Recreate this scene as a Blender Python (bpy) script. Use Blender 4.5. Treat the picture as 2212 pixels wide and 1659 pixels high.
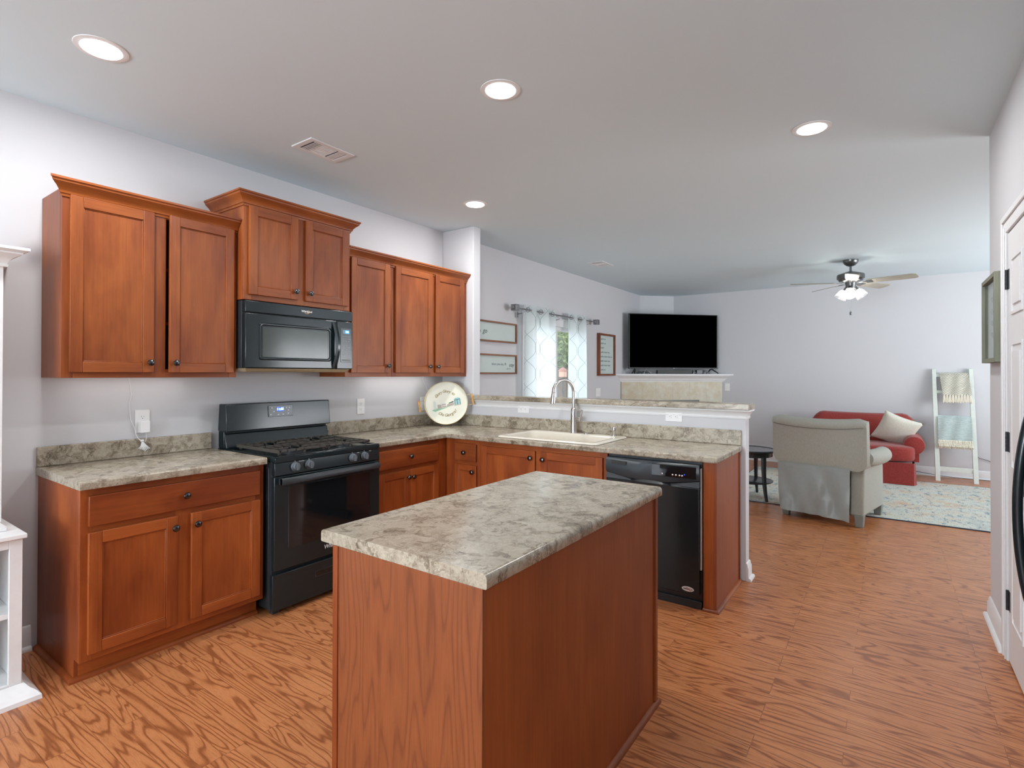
import bpy, bmesh, math, random
from mathutils import Matrix, Vector
random.seed(7)
for o in list(bpy.data.objects): bpy.data.objects.remove(o)
S = bpy.context.scene
COL = S.collection
PI = math.pi

# ------------------------------------------------------------------ camera
CX, CY, CZ = 0.1011, -3.5401, 1.3954
yaw, pitch, roll, FPX = 0.61353, 0.00594, 0.00244, 1148.3
Fv = Vector((math.cos(yaw)*math.cos(pitch), math.sin(yaw)*math.cos(pitch), math.sin(pitch)))
Rv = Vector((math.sin(yaw), -math.cos(yaw), 0)); Uv = Rv.cross(Fv)
Rv, Uv = math.cos(roll)*Rv + math.sin(roll)*Uv, -math.sin(roll)*Rv + math.cos(roll)*Uv
cd = bpy.data.cameras.new('camera'); cam = bpy.data.objects.new('camera', cd); COL.objects.link(cam)
M4 = Matrix.Identity(4)
for i in range(3):
    M4[i][0] = Rv[i]; M4[i][1] = Uv[i]; M4[i][2] = -Fv[i]
M4[0][3], M4[1][3], M4[2][3] = CX, CY, CZ
cam.matrix_world = M4
cd.sensor_width = 36; cd.lens = FPX/2212*36; cd.shift_y = -28.9/2212; cd.clip_start = .05
S.camera = cam

# ------------------------------------------------------------------ world and daylight
w = bpy.data.worlds.new('sky'); S.world = w; w.use_nodes = True
wn = w.node_tree.nodes; bg = wn['Background']
bg.inputs[0].default_value = (.80, .90, 1.0, 1); bg.inputs[1].default_value = 2.1
S.view_settings.view_transform = 'Standard'; S.view_settings.look = 'None'
S.view_settings.exposure = 0.47; S.view_settings.gamma = 1; S.view_settings.use_curve_mapping = False
S.cycles.max_bounces = 8; S.cycles.diffuse_bounces = 5; S.cycles.glossy_bounces = 4
S.cycles.transmission_bounces = 6; S.cycles.transparent_max_bounces = 12
S.cycles.sample_clamp_indirect = 6; S.cycles.caustics_reflective = False; S.cycles.caustics_refractive = False

def area(name, loc, dirv, sx, sy, power, col=(1, 1, 1), shape='RECTANGLE', spread=PI):
    l = bpy.data.lights.new(name, 'AREA'); l.shape = shape; l.size = sx; l.size_y = sy
    l.energy = power; l.color = col; l.spread = spread
    o = bpy.data.objects.new(name, l); COL.objects.link(o); o.location = loc
    o.rotation_euler = Vector(dirv).to_track_quat('-Z', 'Y').to_euler()
    return o
DAY = (.82, .93, 1.0)
# added fill daylight at two unseen windows, behind and beside the camera
area('added_daylight_back', (-5.34, -2.0, 1.45), (1, 0, 1.2), 2.9, 2.0, 310, DAY)
area('added_daylight_side', (7.0, -7.40, 1.45), (0, 1, 1.2), 3.0, 1.8, 145, (.95, .97, 1))
area('daylight_patio_door', (5.68, .005, 1.1), (0, -1, .7), .42, 1.7, 2, (.95, .98, 1))

# ------------------------------------------------------------------ helpers
WM = {}
def setprops(o, label=None, cat=None, group=None, kind=None):
    if label: o['label'] = label
    if cat: o['category'] = cat
    if group: o['group'] = group
    if kind: o['kind'] = kind
def thing(name, label, cat, loc=(0, 0, 0), rotz=0, group=None, kind=None):
    o = bpy.data.objects.new(name, None); COL.objects.link(o)
    o.empty_display_size = .05
    o.location = loc; o.rotation_euler = (0, 0, rotz)
    WM[o.name] = Matrix.Translation(loc) @ Matrix.Rotation(rotz, 4, 'Z')
    setprops(o, label, cat, group, kind)
    return o
class MB:
    """collects geometry; coordinates pass through self.xf"""
    def __init__(s, xf=None):
        s.v = []; s.f = []; s.m = []; s.uv = {}; s.mi = 0; s.xf = xf
    def add(s, vs, fs, xf=None):
        n = len(s.v); g = xf or s.xf
        for p in vs:
            p = tuple(p)
            s.v.append(tuple(g(*p)) if g else p)
        for f in fs: s.f.append([i+n for i in f]); s.m.append(s.mi)
        return n
    def box(s, x0, x1, y0, y1, z0, z1):
        vs = [(x, y, z) for z in (z0, z1) for y in (y0, y1) for x in (x0, x1)]
        s.add(vs, [(0, 2, 3, 1), (4, 5, 7, 6), (0, 1, 5, 4), (2, 6, 7, 3), (0, 4, 6, 2), (1, 3, 7, 5)]); return s
    def hexa(s, b, t):      # bottom quad, top quad (each 4 points in order)
        s.add(list(b)+list(t), [(3, 2, 1, 0), (4, 5, 6, 7), (0, 1, 5, 4), (1, 2, 6, 5), (2, 3, 7, 6), (3, 0, 4, 7)]); return s
    def loops(s, L, cap0=True, cap1=True, closed=False):
        n = len(L[0]); fs = []; vs = [p for l in L for p in l]; k = len(L)
        for i in range(k if closed else k-1):
            a = i*n; b = ((i+1) % k)*n
            for j in range(n):
                fs.append((a+j, a+(j+1) % n, b+(j+1) % n, b+j))
        if not closed:
            if cap0: fs.append(tuple(range(n))[::-1])
            if cap1: fs.append(tuple(range((k-1)*n, k*n)))
        s.add(vs, fs); return s
    def sheet(s, G, close_u=False):
        nu = len(G); nv = len(G[0]); vs = [p for r in G for p in r]; fs = []
        for i in range(nu-1+(1 if close_u else 0)):
            for j in range(nv-1):
                a = i*nv+j; b = ((i+1) % nu)*nv+j
                fs.append((a, b, b+1, a+1))
        s.add(vs, fs); return s
    def tube(s, pts, r, n=10, caps=True):
        P = [Vector(p) for p in pts]; rr = r if isinstance(r, (list, tuple)) else [r]*len(P)
        L = []; up = None
        for i, p in enumerate(P):
            t = (P[min(i+1, len(P)-1)]-P[max(i-1, 0)]).normalized()
            if up is None:
                up = Vector((0, 0, 1)) if abs(t.z) < .9 else Vector((1, 0, 0))
            a = t.cross(up).normalized(); b = a.cross(t).normalized(); up = b
            L.append([p+(a*math.cos(2*PI*k/n)+b*math.sin(2*PI*k/n))*rr[i] for k in range(n)])
        s.loops(L, caps, caps); return s
    def lathe(s, prof, c, axis=(0, 0, 1), n=24, cap=True):
        ax = Vector(axis).normalized(); u = Vector((0, 0, 1)) if abs(ax.z) < .9 else Vector((1, 0, 0))
        a = ax.cross(u).normalized(); b = ax.cross(a).normalized(); c = Vector(c)
        L = [[c+ax*h+(a*math.cos(2*PI*k/n)+b*math.sin(2*PI*k/n))*max(r, 1e-5) for k in range(n)] for r, h in prof]
        s.loops(L, cap, cap); return s
    def ball(s, c, r, n=12, sc=(1, 1, 1)):
        L = []
        for i in range(1, n//2):
            th = PI*i/(n//2)
            L.append([(c[0]+r*sc[0]*math.sin(th)*math.cos(2*PI*k/n), c[1]+r*sc[1]*math.sin(th)*math.sin(2*PI*k/n), c[2]+r*sc[2]*math.cos(th)) for k in range(n)])
        s.loops(L); return s
    def run(s, prof, p0, p1, nrm, m0=0, m1=0):
        """moulding: prof = (out, z) points; extruded p0->p1, ends mitred by out*m"""
        p0 = Vector(p0); p1 = Vector(p1); d = (p1-p0).normalized(); nrm = Vector(nrm)
        A = [p0+nrm*o-d*(o*m0)+Vector((0, 0, z)) for o, z in prof]
        B = [p1+nrm*o+d*(o*m1)+Vector((0, 0, z)) for o, z in prof]
        s.loops([A, B]); return s
    def grid_slab(s, xs, ys, holes, z0, z1):
        """slab over grid cells, holes = set of (i,j) left out, welded"""
        idx = {}; vs = []; fs = []
        def V(i, j, k):
            if (i, j, k) not in idx:
                idx[(i, j, k)] = len(vs); vs.append((xs[i], ys[j], (z0, z1)[k]))
            return idx[(i, j, k)]
        cells = {(i, j) for i in range(len(xs)-1) for j in range(len(ys)-1)}-set(holes)
        for i, j in cells:
            fs.append((V(i, j, 1), V(i+1, j, 1), V(i+1, j+1, 1), V(i, j+1, 1)))
            fs.append((V(i, j, 0), V(i, j+1, 0), V(i+1, j+1, 0), V(i+1, j, 0)))
            for (a, b, n) in (((i, j), (i+1, j), (i, j-1)), ((i+1, j), (i+1, j+1), (i+1, j)), ((i+1, j+1), (i, j+1), (i, j+1)), ((i, j+1), (i, j), (i-1, j))):
                if n not in cells: fs.append((V(*a, 0), V(*b, 0), V(*b, 1), V(*a, 1)))
        s.add(vs, fs); return s

def part(name, mb, mats, parent=None, world=True, bevel=0, seg=2, smooth=False, angle=35, recalc=True, weld=False):
    me = bpy.data.meshes.new(name)
    vs = mb.v
    if parent is not None:
        key = parent.name
        if key not in WM: WM[key] = WM[parent.parent.name] if parent.parent else Matrix.Identity(4)
        if world:
            inv = WM[key].inverted(); vs = [tuple(inv @ Vector(p)) for p in vs]
    me.from_pydata(vs, [], mb.f)
    if not isinstance(mats, (list, tuple)): mats = [mats]
    for m in mats: me.materials.append(m)
    for p, mi in zip(me.polygons, mb.m): p.material_index = mi
    if recalc or weld:
        b = bmesh.new(); b.from_mesh(me)
        if weld: bmesh.ops.remove_doubles(b, verts=b.verts, dist=1e-5)
        if recalc: bmesh.ops.recalc_face_normals(b, faces=b.faces)
        b.to_mesh(me); b.free()
    if smooth or bevel:
        for p in me.polygons: p.use_smooth = True
        me.set_sharp_from_angle(angle=math.radians(angle if not bevel else 31))
    me.update()
    o = bpy.data.objects.new(name, me); COL.objects.link(o)
    if parent is not None:
        o.parent = parent; WM[o.name] = WM[parent.name]
    else: WM[o.name] = Matrix.Identity(4)
    if bevel:
        md = o.modifiers.new('bevel', 'BEVEL'); md.width = bevel; md.segments = seg; md.limit_method = 'ANGLE'; md.angle_limit = math.radians(40)
        md.use_clamp_overlap = True
    return o
def struct(name, mb, mats, **k):
    o = part(name, mb, mats, None, **k); o['kind'] = 'structure'; return o
def copy_tree(o, parent=None):
    c = o.copy(); COL.objects.link(c); c.parent = parent
    WM[c.name] = Matrix.Identity(4)
    for ch in o.children: copy_tree(ch, c)
    return c
def text_part(name, body, size, m, parent, origin, right, up, extrude=.0006, align='CENTER', shear=0, bold=0, world=True):
    cu = bpy.data.curves.new(name, 'FONT'); cu.body = body; cu.size = size; cu.extrude = extrude
    cu.align_x = align; cu.align_y = 'CENTER'; cu.shear = shear; cu.offset = bold; cu.resolution_u = 3
    t = bpy.data.objects.new(name, cu); COL.objects.link(t)
    dg = bpy.context.evaluated_depsgraph_get(); dg.update()
    me = bpy.data.meshes.new_from_object(t.evaluated_get(dg))
    bpy.data.objects.remove(t)
    r = Vector(right).normalized(); u = Vector(up).normalized(); n = r.cross(u); o0 = Vector(origin)
    mb = MB()
    mb.add([tuple(o0+r*v.co.x+u*v.co.y+n*v.co.z) for v in me.vertices], [tuple(p.vertices) for p in me.polygons])
    bpy.data.meshes.remove(me)
    return part(name, mb, m, parent, world=world, recalc=False)
def text_mesh(mb, body, size, origin, right, up, extrude=.0006, shear=0, bold=0):
    cu = bpy.data.curves.new('t', 'FONT'); cu.body = body; cu.size = size; cu.extrude = extrude
    cu.align_x = 'CENTER'; cu.align_y = 'CENTER'; cu.shear = shear; cu.offset = bold; cu.resolution_u = 3
    t = bpy.data.objects.new('t', cu); COL.objects.link(t)
    dg = bpy.context.evaluated_depsgraph_get(); dg.update()
    me = bpy.data.meshes.new_from_object(t.evaluated_get(dg)); bpy.data.objects.remove(t)
    r = Vector(right).normalized(); u = Vector(up).normalized(); n = r.cross(u); o0 = Vector(origin)
    mb.add([tuple(o0+r*v.co.x+u*v.co.y+n*v.co.z) for v in me.vertices], [tuple(p.vertices) for p in me.polygons])
    bpy.data.meshes.remove(me)

# ------------------------------------------------------------------ materials
def lin(c):
    return tuple(((x/255)/12.92 if x/255 <= .04045 else ((x/255+.055)/1.055)**2.4) for x in c)+(1,)
class NT:
    def __init__(s, name):
        s.m = bpy.data.materials.new(name); s.m.use_nodes = True; s.t = s.m.node_tree
        s.b = s.t.nodes['Principled BSDF']; s.out = s.t.nodes['Material Output']
    def n(s, typ, **k):
        x = s.t.nodes.new(typ)
        for a, v in k.items():
            if a.startswith('i_'):
                key = a[2:]
                x.inputs[int(key) if key.isdigit() else key.replace('_', ' ')].default_value = v
            else: setattr(x, a, v)
        return x
    def l(s, a, b): s.t.links.new(a, b)
    def coord(s, scale=(1, 1, 1), rnd=False, kind='Object'):
        tc = s.n('ShaderNodeTexCoord'); mp = s.n('ShaderNodeMapping'); mp.inputs['Scale'].default_value = scale
        s.l(tc.outputs[kind], mp.inputs[0])
        if rnd:
            oi = s.n('ShaderNodeObjectInfo'); mu = s.n('ShaderNodeMath', operation='MULTIPLY'); mu.inputs[1].default_value = 37
            s.l(oi.outputs['Random'], mu.inputs[0]); cb = s.n('ShaderNodeCombineXYZ')
            for i in range(3): s.l(mu.outputs[0], cb.inputs[i])
            s.l(cb.outputs[0], mp.inputs['Location'])
        return mp.outputs[0]
    def noise(s, vec, scale, detail=4, rough=.5, dist=0):
        x = s.n('ShaderNodeTexNoise'); x.inputs['Scale'].default_value = scale; x.inputs['Detail'].default_value = detail
        x.inputs['Roughness'].default_value = rough; x.inputs['Distortion'].default_value = dist
        s.l(vec, x.inputs['Vector']); return x.outputs['Fac']
    def ramp(s, fac, stops):
        r = s.n('ShaderNodeValToRGB'); e = r.color_ramp.elements
        while len(e) < len(stops): e.new(.5)
        for k, (p, c) in enumerate(stops):
            e[k].position = p; e[k].color = c if len(c) == 4 else lin(c)
        s.l(fac, r.inputs[0]); return r.outputs[0]
    def mix(s, f, a, b, mode='MIX'):
        x = s.n('ShaderNodeMix', data_type='RGBA', blend_type=mode)
        for sock, v in ((x.inputs[0], f), (x.inputs[6], a), (x.inputs[7], b)):
            if isinstance(v, (int, float)): sock.default_value = v
            elif isinstance(v, tuple): sock.default_value = v
            else: s.l(v, sock)
        return x.outputs[2]
    def bump(s, h, strength=.2, dist=.002):
        b = s.n('ShaderNodeBump'); b.inputs['Strength'].default_value = strength; b.inputs['Distance'].default_value = dist
        s.l(h, b.inputs['Height']); s.l(b.outputs[0], s.b.inputs['Normal'])
    def set(s, **k):
        for a, v in k.items(): s.b.inputs[a.replace('_', ' ')].default_value = v
        return s
def plain(name, c, rough=.5, metal=0, spec=.5, noise=0, nscale=30, bump=0, coat=0):
    t = NT(name); t.set(Roughness=rough, Metallic=metal); t.b.inputs['Specular IOR Level'].default_value = spec
    c = lin(c) if max(c[:3]) > 1.01 else (c if len(c) == 4 else c+(1,))
    t.b.inputs['Base Color'].default_value = c
    if coat: t.b.inputs['Specular IOR Level'].default_value = .35; t.b.inputs['Coat Weight'].default_value = coat; t.b.inputs['Coat Roughness'].default_value = .05
    v = t.coord(rnd=True); f = t.noise(v, nscale, 5)
    k = noise or .03
    a = tuple(min(1, x*(1-k)) for x in c[:3])+(1,); b = tuple(min(1, x*(1+k)) for x in c[:3])+(1,)
    t.l(t.ramp(f, [(.3, a), (.7, b)]), t.b.inputs['Base Color'])
    if bump: t.bump(f, bump, .001)
    return t.m
def emis(name, c, s):
    t = NT(name); t.b.inputs['Base Color'].default_value = (*c, 1); t.b.inputs['Emission Color'].default_value = (*c, 1)
    t.b.inputs['Emission Strength'].default_value = s; return t.m
def wood(name, base, dark, axis, blotch=.55, rough=.42, coat=.07, fine=1.0):
    """stained maple: mottled blotches stretched along the grain axis"""
    t = NT(name); sc = [1, 1, 1]; sc[axis] = .3; sf = [9, 9, 9]; sf[axis] = .35
    big = t.noise(t.coord(tuple(sc), True), 5.0, 5, .55, .4)
    c1 = t.ramp(big, [(.36, dark), (.5, tuple((a*.55+b*.45) for a, b in zip(base, dark))), (.62, base)])
    gr = t.noise(t.coord(tuple(sf), True), 11, 4, .6)
    g2 = t.ramp(gr, [(.35, (.72, .68, .66, 1)), (.6, (1, 1, 1, 1))])
    t.l(t.mix(.55*fine, c1, g2, 'MULTIPLY'), t.b.inputs['Base Color'])
    t.set(Roughness=rough); t.b.inputs['Specular IOR Level'].default_value = .35; t.b.inputs['Coat Weight'].default_value = coat; t.b.inputs['Coat Roughness'].default_value = .2
    return t.m
CAB_B, CAB_D = (154, 84, 37), (120, 57, 24)
MV = wood('cabinet_maple_vertical', CAB_B, CAB_D, 2)
MHX = wood('cabinet_maple_along', CAB_B, CAB_D, 0)
MHY = wood('cabinet_maple_across', CAB_B, CAB_D, 1)
RED_B, RED_D = (162, 84, 36), (124, 56, 22)
LV = wood('base_cabinet_vertical', RED_B, RED_D, 2)
LHX = wood('base_cabinet_along', RED_B, RED_D, 0)
LHY = wood('base_cabinet_across', RED_B, RED_D, 1)
def laminate_wood(name, base, dark, axis, k=1):
    t = NT(name); sc = [1, 1, 1]; sc[axis] = .11
    v = t.coord(tuple(sc)); nz = t.noise(v, 5.5, 2, .5, .2)
    w_ = t.n('ShaderNodeMath', operation='MULTIPLY'); t.l(nz, w_.inputs[0]); w_.inputs[1].default_value = 150*k
    sn0 = t.n('ShaderNodeMath', operation='SINE'); t.l(w_.outputs[0], sn0.inputs[0])
    sn = t.n('ShaderNodeMath', operation='MULTIPLY_ADD'); sn.inputs[1].default_value = .5; sn.inputs[2].default_value = .5; t.l(sn0.outputs[0], sn.inputs[0])
    fine = t.noise(t.coord(tuple(9 if i != axis else .5 for i in range(3))), 22, 4, .7)
    a = t.ramp(sn.outputs[0], [(0.0, tuple(a*.6+b*.4 for a, b in zip(base, dark))), (.12, base), (1, tuple(min(255, x*1.06) for x in base))])
    b = t.ramp(fine, [(.4, (.80, .76, .74, 1)), (.58, (1, 1, 1, 1))])
    t.l(t.mix(.7, a, b, 'MULTIPLY'), t.b.inputs['Base Color']); t.set(Roughness=.42)
    return t.m
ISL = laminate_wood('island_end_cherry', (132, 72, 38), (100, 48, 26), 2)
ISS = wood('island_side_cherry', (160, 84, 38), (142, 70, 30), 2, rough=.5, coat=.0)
END = wood('end_panel_cherry', (150, 82, 48), (134, 68, 38), 2, rough=.45, coat=.0)

def marble(name, vsc=1.0, stretch=(1, 1, 1)):
    t = NT(name); v = t.coord(stretch)
    dn = t.n('ShaderNodeTexNoise'); dn.inputs['Scale'].default_value = 9*vsc; dn.inputs['Detail'].default_value = 4; t.l(v, dn.inputs['Vector'])
    vm = t.n('ShaderNodeVectorMath', operation='SCALE'); vm.inputs['Scale'].default_value = .17; t.l(dn.outputs['Color'], vm.inputs[0])
    ad = t.n('ShaderNodeVectorMath', operation='ADD'); t.l(v, ad.inputs[0]); t.l(vm.outputs[0], ad.inputs[1])
    big = t.noise(ad.outputs[0], 6.5*vsc, 8, .66, .8)
    c1 = t.ramp(big, [(.33, (98, 89, 76)), (.43, (138, 127, 110)), (.53, (168, 159, 142)), (.66, (180, 171, 154))])
    vo = t.n('ShaderNodeTexVoronoi', feature='DISTANCE_TO_EDGE'); vo.inputs['Scale'].default_value = 17*vsc; t.l(ad.outputs[0], vo.inputs['Vector'])
    vein = t.ramp(vo.outputs['Distance'], [(.0, (1, 1, 1, 1)), (.045, (0, 0, 0, 1))])
    vmask = t.noise(v, 4*vsc, 3); vm2 = t.ramp(vmask, [(.35, (0, 0, 0, 1)), (.65, (1, 1, 1, 1))])
    mm = t.n('ShaderNodeMath', operation='MULTIPLY'); t.l(vein, mm.inputs[0]); t.l(vm2, mm.inputs[1])
    m2 = t.n('ShaderNodeMath', operation='MULTIPLY'); t.l(mm.outputs[0], m2.inputs[0]); m2.inputs[1].default_value = .8
    c2 = t.mix(m2.outputs[0], c1, lin((206, 197, 180)))
    sp = t.noise(v, 55*vsc, 4, .7); c3 = t.ramp(sp, [(.36, (.72, .70, .67, 1)), (.5, (1, 1, 1, 1))])
    t.l(t.mix(.5, c2, c3, 'MULTIPLY'), t.b.inputs['Base Color'])
    t.set(Roughness=.22); return t.m
MAR = marble('laminate_stone', 2.1)
MARB = marble('laminate_stone_backsplash', 1.8)
MARC = marble('laminate_stone_bar', 1.2, (1, .5, 1))

def floor_mat():
    t = NT('oak_plank_floor'); tc = t.n('ShaderNodeTexCoord')
    sp = t.n('ShaderNodeSeparateXYZ'); t.l(tc.outputs['Object'], sp.inputs[0])
    sw = t.n('ShaderNodeCombineXYZ'); t.l(sp.outputs['Y'], sw.inputs[0]); t.l(sp.outputs['X'], sw.inputs[1])
    br = t.n('ShaderNodeTexBrick'); br.offset = .37; br.offset_frequency = 3; br.squash = 1.0
    t.l(sw.outputs[0], br.inputs['Vector']); br.inputs['Scale'].default_value = 1
    br.inputs['Mortar Size'].default_value = .0015; br.inputs['Brick Width'].default_value = .78; br.inputs['Row Height'].default_value = .078
    br.inputs['Color1'].default_value = (0, 0, 0, 1); br.inputs['Color2'].default_value = (1, 1, 1, 1); br.inputs['Mortar'].default_value = (.5, .5, .5, 1)
    br.inputs['Bias'].default_value = 0
    # per plank random from the brick colour
    rnd = br.outputs['Color']
    off = t.n('ShaderNodeVectorMath', operation='SCALE'); off.inputs['Scale'].default_value = 23; t.l(rnd, off.inputs[0])
    ad = t.n('ShaderNodeVectorMath', operation='ADD'); t.l(tc.outputs['Object'], ad.inputs[0]); t.l(off.outputs[0], ad.inputs[1])
    mp = t.n('ShaderNodeMapping'); mp.inputs['Scale'].default_value = (1, .13, 1); t.l(ad.outputs[0], mp.inputs[0])
    nz = t.noise(mp.outputs[0], 7.5, 2, .45, .5)
    k = t.n('ShaderNodeMath', operation='MULTIPLY'); t.l(nz, k.inputs[0]); k.inputs[1].default_value = 95
    sn0 = t.n('ShaderNodeMath', operation='SINE'); t.l(k.outputs[0], sn0.inputs[0])
    sn = t.n('ShaderNodeMath', operation='MULTIPLY_ADD'); sn.inputs[1].default_value = .5; sn.inputs[2].default_value = .5; t.l(sn0.outputs[0], sn.inputs[0])
    mp2 = t.n('ShaderNodeMapping'); mp2.inputs['Scale'].default_value = (8, .7, 1); t.l(ad.outputs[0], mp2.inputs[0])
    fine = t.noise(mp2.outputs[0], 26, 5, .7, .2)
    cath = t.ramp(sn.outputs[0], [(0, (146, 86, 50)), (.10, (166, 102, 62)), (.30, (190, 123, 77)), (1, (195, 129, 83))])
    fr = t.ramp(fine, [(.36, (.70, .62, .56, 1)), (.52, (1, 1, 1, 1))])
    c = t.mix(.6, cath, fr, 'MULTIPLY')
    tone = t.ramp(rnd, [(0, (.90, .88, .86, 1)), (1, (1.0, 1.0, 1.0, 1))])
    c = t.mix(.8, c, tone, 'MULTIPLY')
    seam = t.ramp(br.outputs['Fac'], [(0, (0, 0, 0, 1)), (1, (1, 1, 1, 1))])
    sm = t.n('ShaderNodeMath', operation='MULTIPLY'); t.l(seam, sm.inputs[0]); sm.inputs[1].default_value = .6
    c = t.mix(sm.outputs[0], c, lin((120, 66, 38)))
    t.l(c, t.b.inputs['Base Color'])
    rr = t.ramp(fine, [(.3, (.36, .36, .36, 1)), (.7, (.26, .26, .26, 1))]); t.l(rr, t.b.inputs['Roughness'])
    hs = t.n('ShaderNodeMath', operation='SUBTRACT'); t.l(fine, hs.inputs[0]); t.l(br.outputs['Fac'], hs.inputs[1])
    t.bump(hs.outputs[0], .25, .0012)
    return t.m
FLOOR = floor_mat()
def wall_mat(name, c):
    t = NT(name); v = t.coord(); f = t.noise(v, 180, 3, .6)
    t.l(t.ramp(t.noise(v, .8, 2), [(.3, tuple(x*.99 for x in c)), (.7, c)]), t.b.inputs['Base Color'])
    t.set(Roughness=.75); t.b.inputs['Specular IOR Level'].default_value = .3; t.bump(f, .12, .0006); return t.m
WALL = wall_mat('wall_paint_light_grey', (208, 208, 211))
CEIL = wall_mat('ceiling_paint', (215, 230, 236))
WHITE = plain('white_trim_paint', (226, 226, 227), .5, noise=.01)
HUTCH = plain('chalk_white_paint', (226, 226, 226), .55, noise=.05, nscale=14)
PLATE = plain('white_plastic', (238, 238, 238), .3, noise=.005)
BLK = plain('black_enamel', (.010, .017, .020), .16, spec=.4, noise=.05)
BLKM = plain('black_satin', (.022, .026, .03), .35, noise=.08)
BLKG = plain('black_glass', (.006, .008, .010), .05, spec=.6)
MWIN = plain('microwave_window_mesh', (.05, .06, .055), .14, spec=.4)
IRON = plain('cast_iron_grate', (.05, .043, .036), .5, noise=.2, nscale=60, bump=.2)
STEEL = plain('brushed_steel', (.62, .61, .60), .22, 1, noise=.06)
NICKEL = plain('dark_pewter_knob', (.10, .10, .105), .22, 1, noise=.1)
ROD = plain('grey_metal_rod', (.28, .28, .29), .35, .8)
SLOT = plain('dark_slot', (.03, .03, .03), .6)
SINK = plain('sink_enamel', (218, 212, 198), .12, spec=.6, noise=.01)
RUNDER = plain('underside_reflected_beige', (.42, .33, .2), .35, .4)  # beige stands in for light reflected on the grey metal bottom
SILK = plain('silver_print', (.55, .57, .58), .5)
BLUE = emis('blue_led', (.01, .06, .9), .8)
BLUEW = emis('blue_white_led', (.45, .7, 1.0), 3.5)
RTEXT = plain('logo_gold_print', (.75, .45, .2), .4)
WTEXT = plain('logo_white_print', (.75, .75, .75), .4)
DIFF = emis('lamp_diffuser', (1, 1, .98), 7)
LEDM = emis('led_strip', (1, .97, .93), 3)
BULB = emis('frosted_bulb', (1, .96, .9), 100)

# ------------------------------------------------------------------ room shell
ZC = 2.777; XF = 9.48; YR = -4.03; XS = 3.945; XS2 = 4.05
m = MB(); m.box(-5.5, 9.7, -7.6, .2, -.1, 0); struct('floor', m, FLOOR)
m = MB(); m.box(-5.5, 9.7, -7.6, .2, ZC, ZC+.1); struct('ceiling', m, CEIL)
DX0, DX1, DZ1 = 5.40, 6.88, 2.02
m = MB(); m.box(-5.5, DX0, 0, .15, 0, ZC); m.box(DX1, 9.7, 0, .15, 0, ZC); m.box(DX0, DX1, 0, .15, DZ1, ZC)
struct('wall_left', m, WALL)
m = MB(); m.box(XF, XF+.12, -7.6, .15, 0, ZC); struct('wall_far', m, WALL)
m = MB(); m.box(-5.5, 3.62-.76, YR-.12, YR, 0, ZC); m.box(3.62, 4.2, YR-.12, YR, 0, ZC); m.box(3.62-.76, 3.62, YR-.12, YR, 2.09, ZC)
struct('wall_right', m, WALL)
m = MB(); m.box(-5.5, -5.38, -7.6, -3.5, 0, ZC); m.box(-5.5, -5.38, -.5, 0, 0, ZC); m.box(-5.5, -5.38, -3.5, -.5, 0, .45); m.box(-5.5, -5.38, -3.5, -.5, 2.45, ZC)
struct('wall_back', m, WALL)
m = MB(); m.box(-5.5, 5.5, -7.6, -7.48, 0, ZC); m.box(8.5, 9.6, -7.6, -7.48, 0, ZC); m.box(5.5, 8.5, -7.6, -7.48, 0, .5); m.box(5.5, 8.5, -7.6, -7.48, 2.4, ZC)
struct('wall_side', m, WALL)
m = MB(); m.hexa([(9.03, 0, 0), (9.48, -.45, 0), (9.48, 0, 0), (9.3, .0, 0)], [(9.03, 0, ZC), (9.48, -.45, ZC), (9.48, 0, ZC), (9.3, 0, ZC)])
struct('wall_corner', m, WALL)
m = MB(); m.box(XS, XS2, -.39, 0, 0, ZC); struct('wall_end', m, WALL, bevel=.006)
m = MB(); m.box(XS, XS2-.005, -2.765, -.39, 0, 1.155); struct('wall_knee', m, WALL, bevel=.005)
BP = [(0, 0), (.014, 0), (.014, .075), (.010, .085), (.008, .1), (.004, .108), (0, .11)]
SHOE = [(0, 0), (.019, 0), (.018, .008), (.013, .015), (.006, .019), (0, .020)]
BPS = [(0, 0), (.032, 0), (.031, .010), (.026, .018), (.015, .022), (.014, .085), (.010, .095), (.008, .112), (.003, .12), (0, .122)]
def baseboard(name, p0, p1, n, m0=0, m1=0):
    b = MB(); b.run(BPS, p0, p1, n, m0, m1); return struct(name, b, WHITE, smooth=True, angle=40)
baseboard('baseboard_left', (-5.3, 0, 0), (.905, 0, 0), (0, -1, 0))
baseboard('baseboard_far', (XF, -7.4, 0), (XF, -1.32, 0), (-1, 0, 0))
b = MB(); b.run(BPS, (3.70, YR, 0), (4.2, YR, 0), (0, 1, 0), 0, 1); b.run(BPS, (4.2, YR, 0), (4.2, YR-.12, 0), (1, 0, 0), 1, 0)
struct('baseboard_right', b, WHITE, smooth=True, angle=40)
b = MB(); b.run(BPS, (XS+.004, -2.765, 0), (XS2-.005, -2.765, 0), (0, -1, 0), 0, 1); b.run(BPS, (XS2-.005, -2.765, 0), (XS2-.005, 0, 0), (1, 0, 0), 1, 0)
struct('baseboard_knee', b, WHITE, smooth=True, angle=40)
baseboard('baseboard_window', (XS2, 0, 0), (5.3, 0, 0), (0, -1, 0)); baseboard('baseboard_fireside', (6.98, 0, 0), (8.1, 0, 0), (0, -1, 0))
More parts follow.
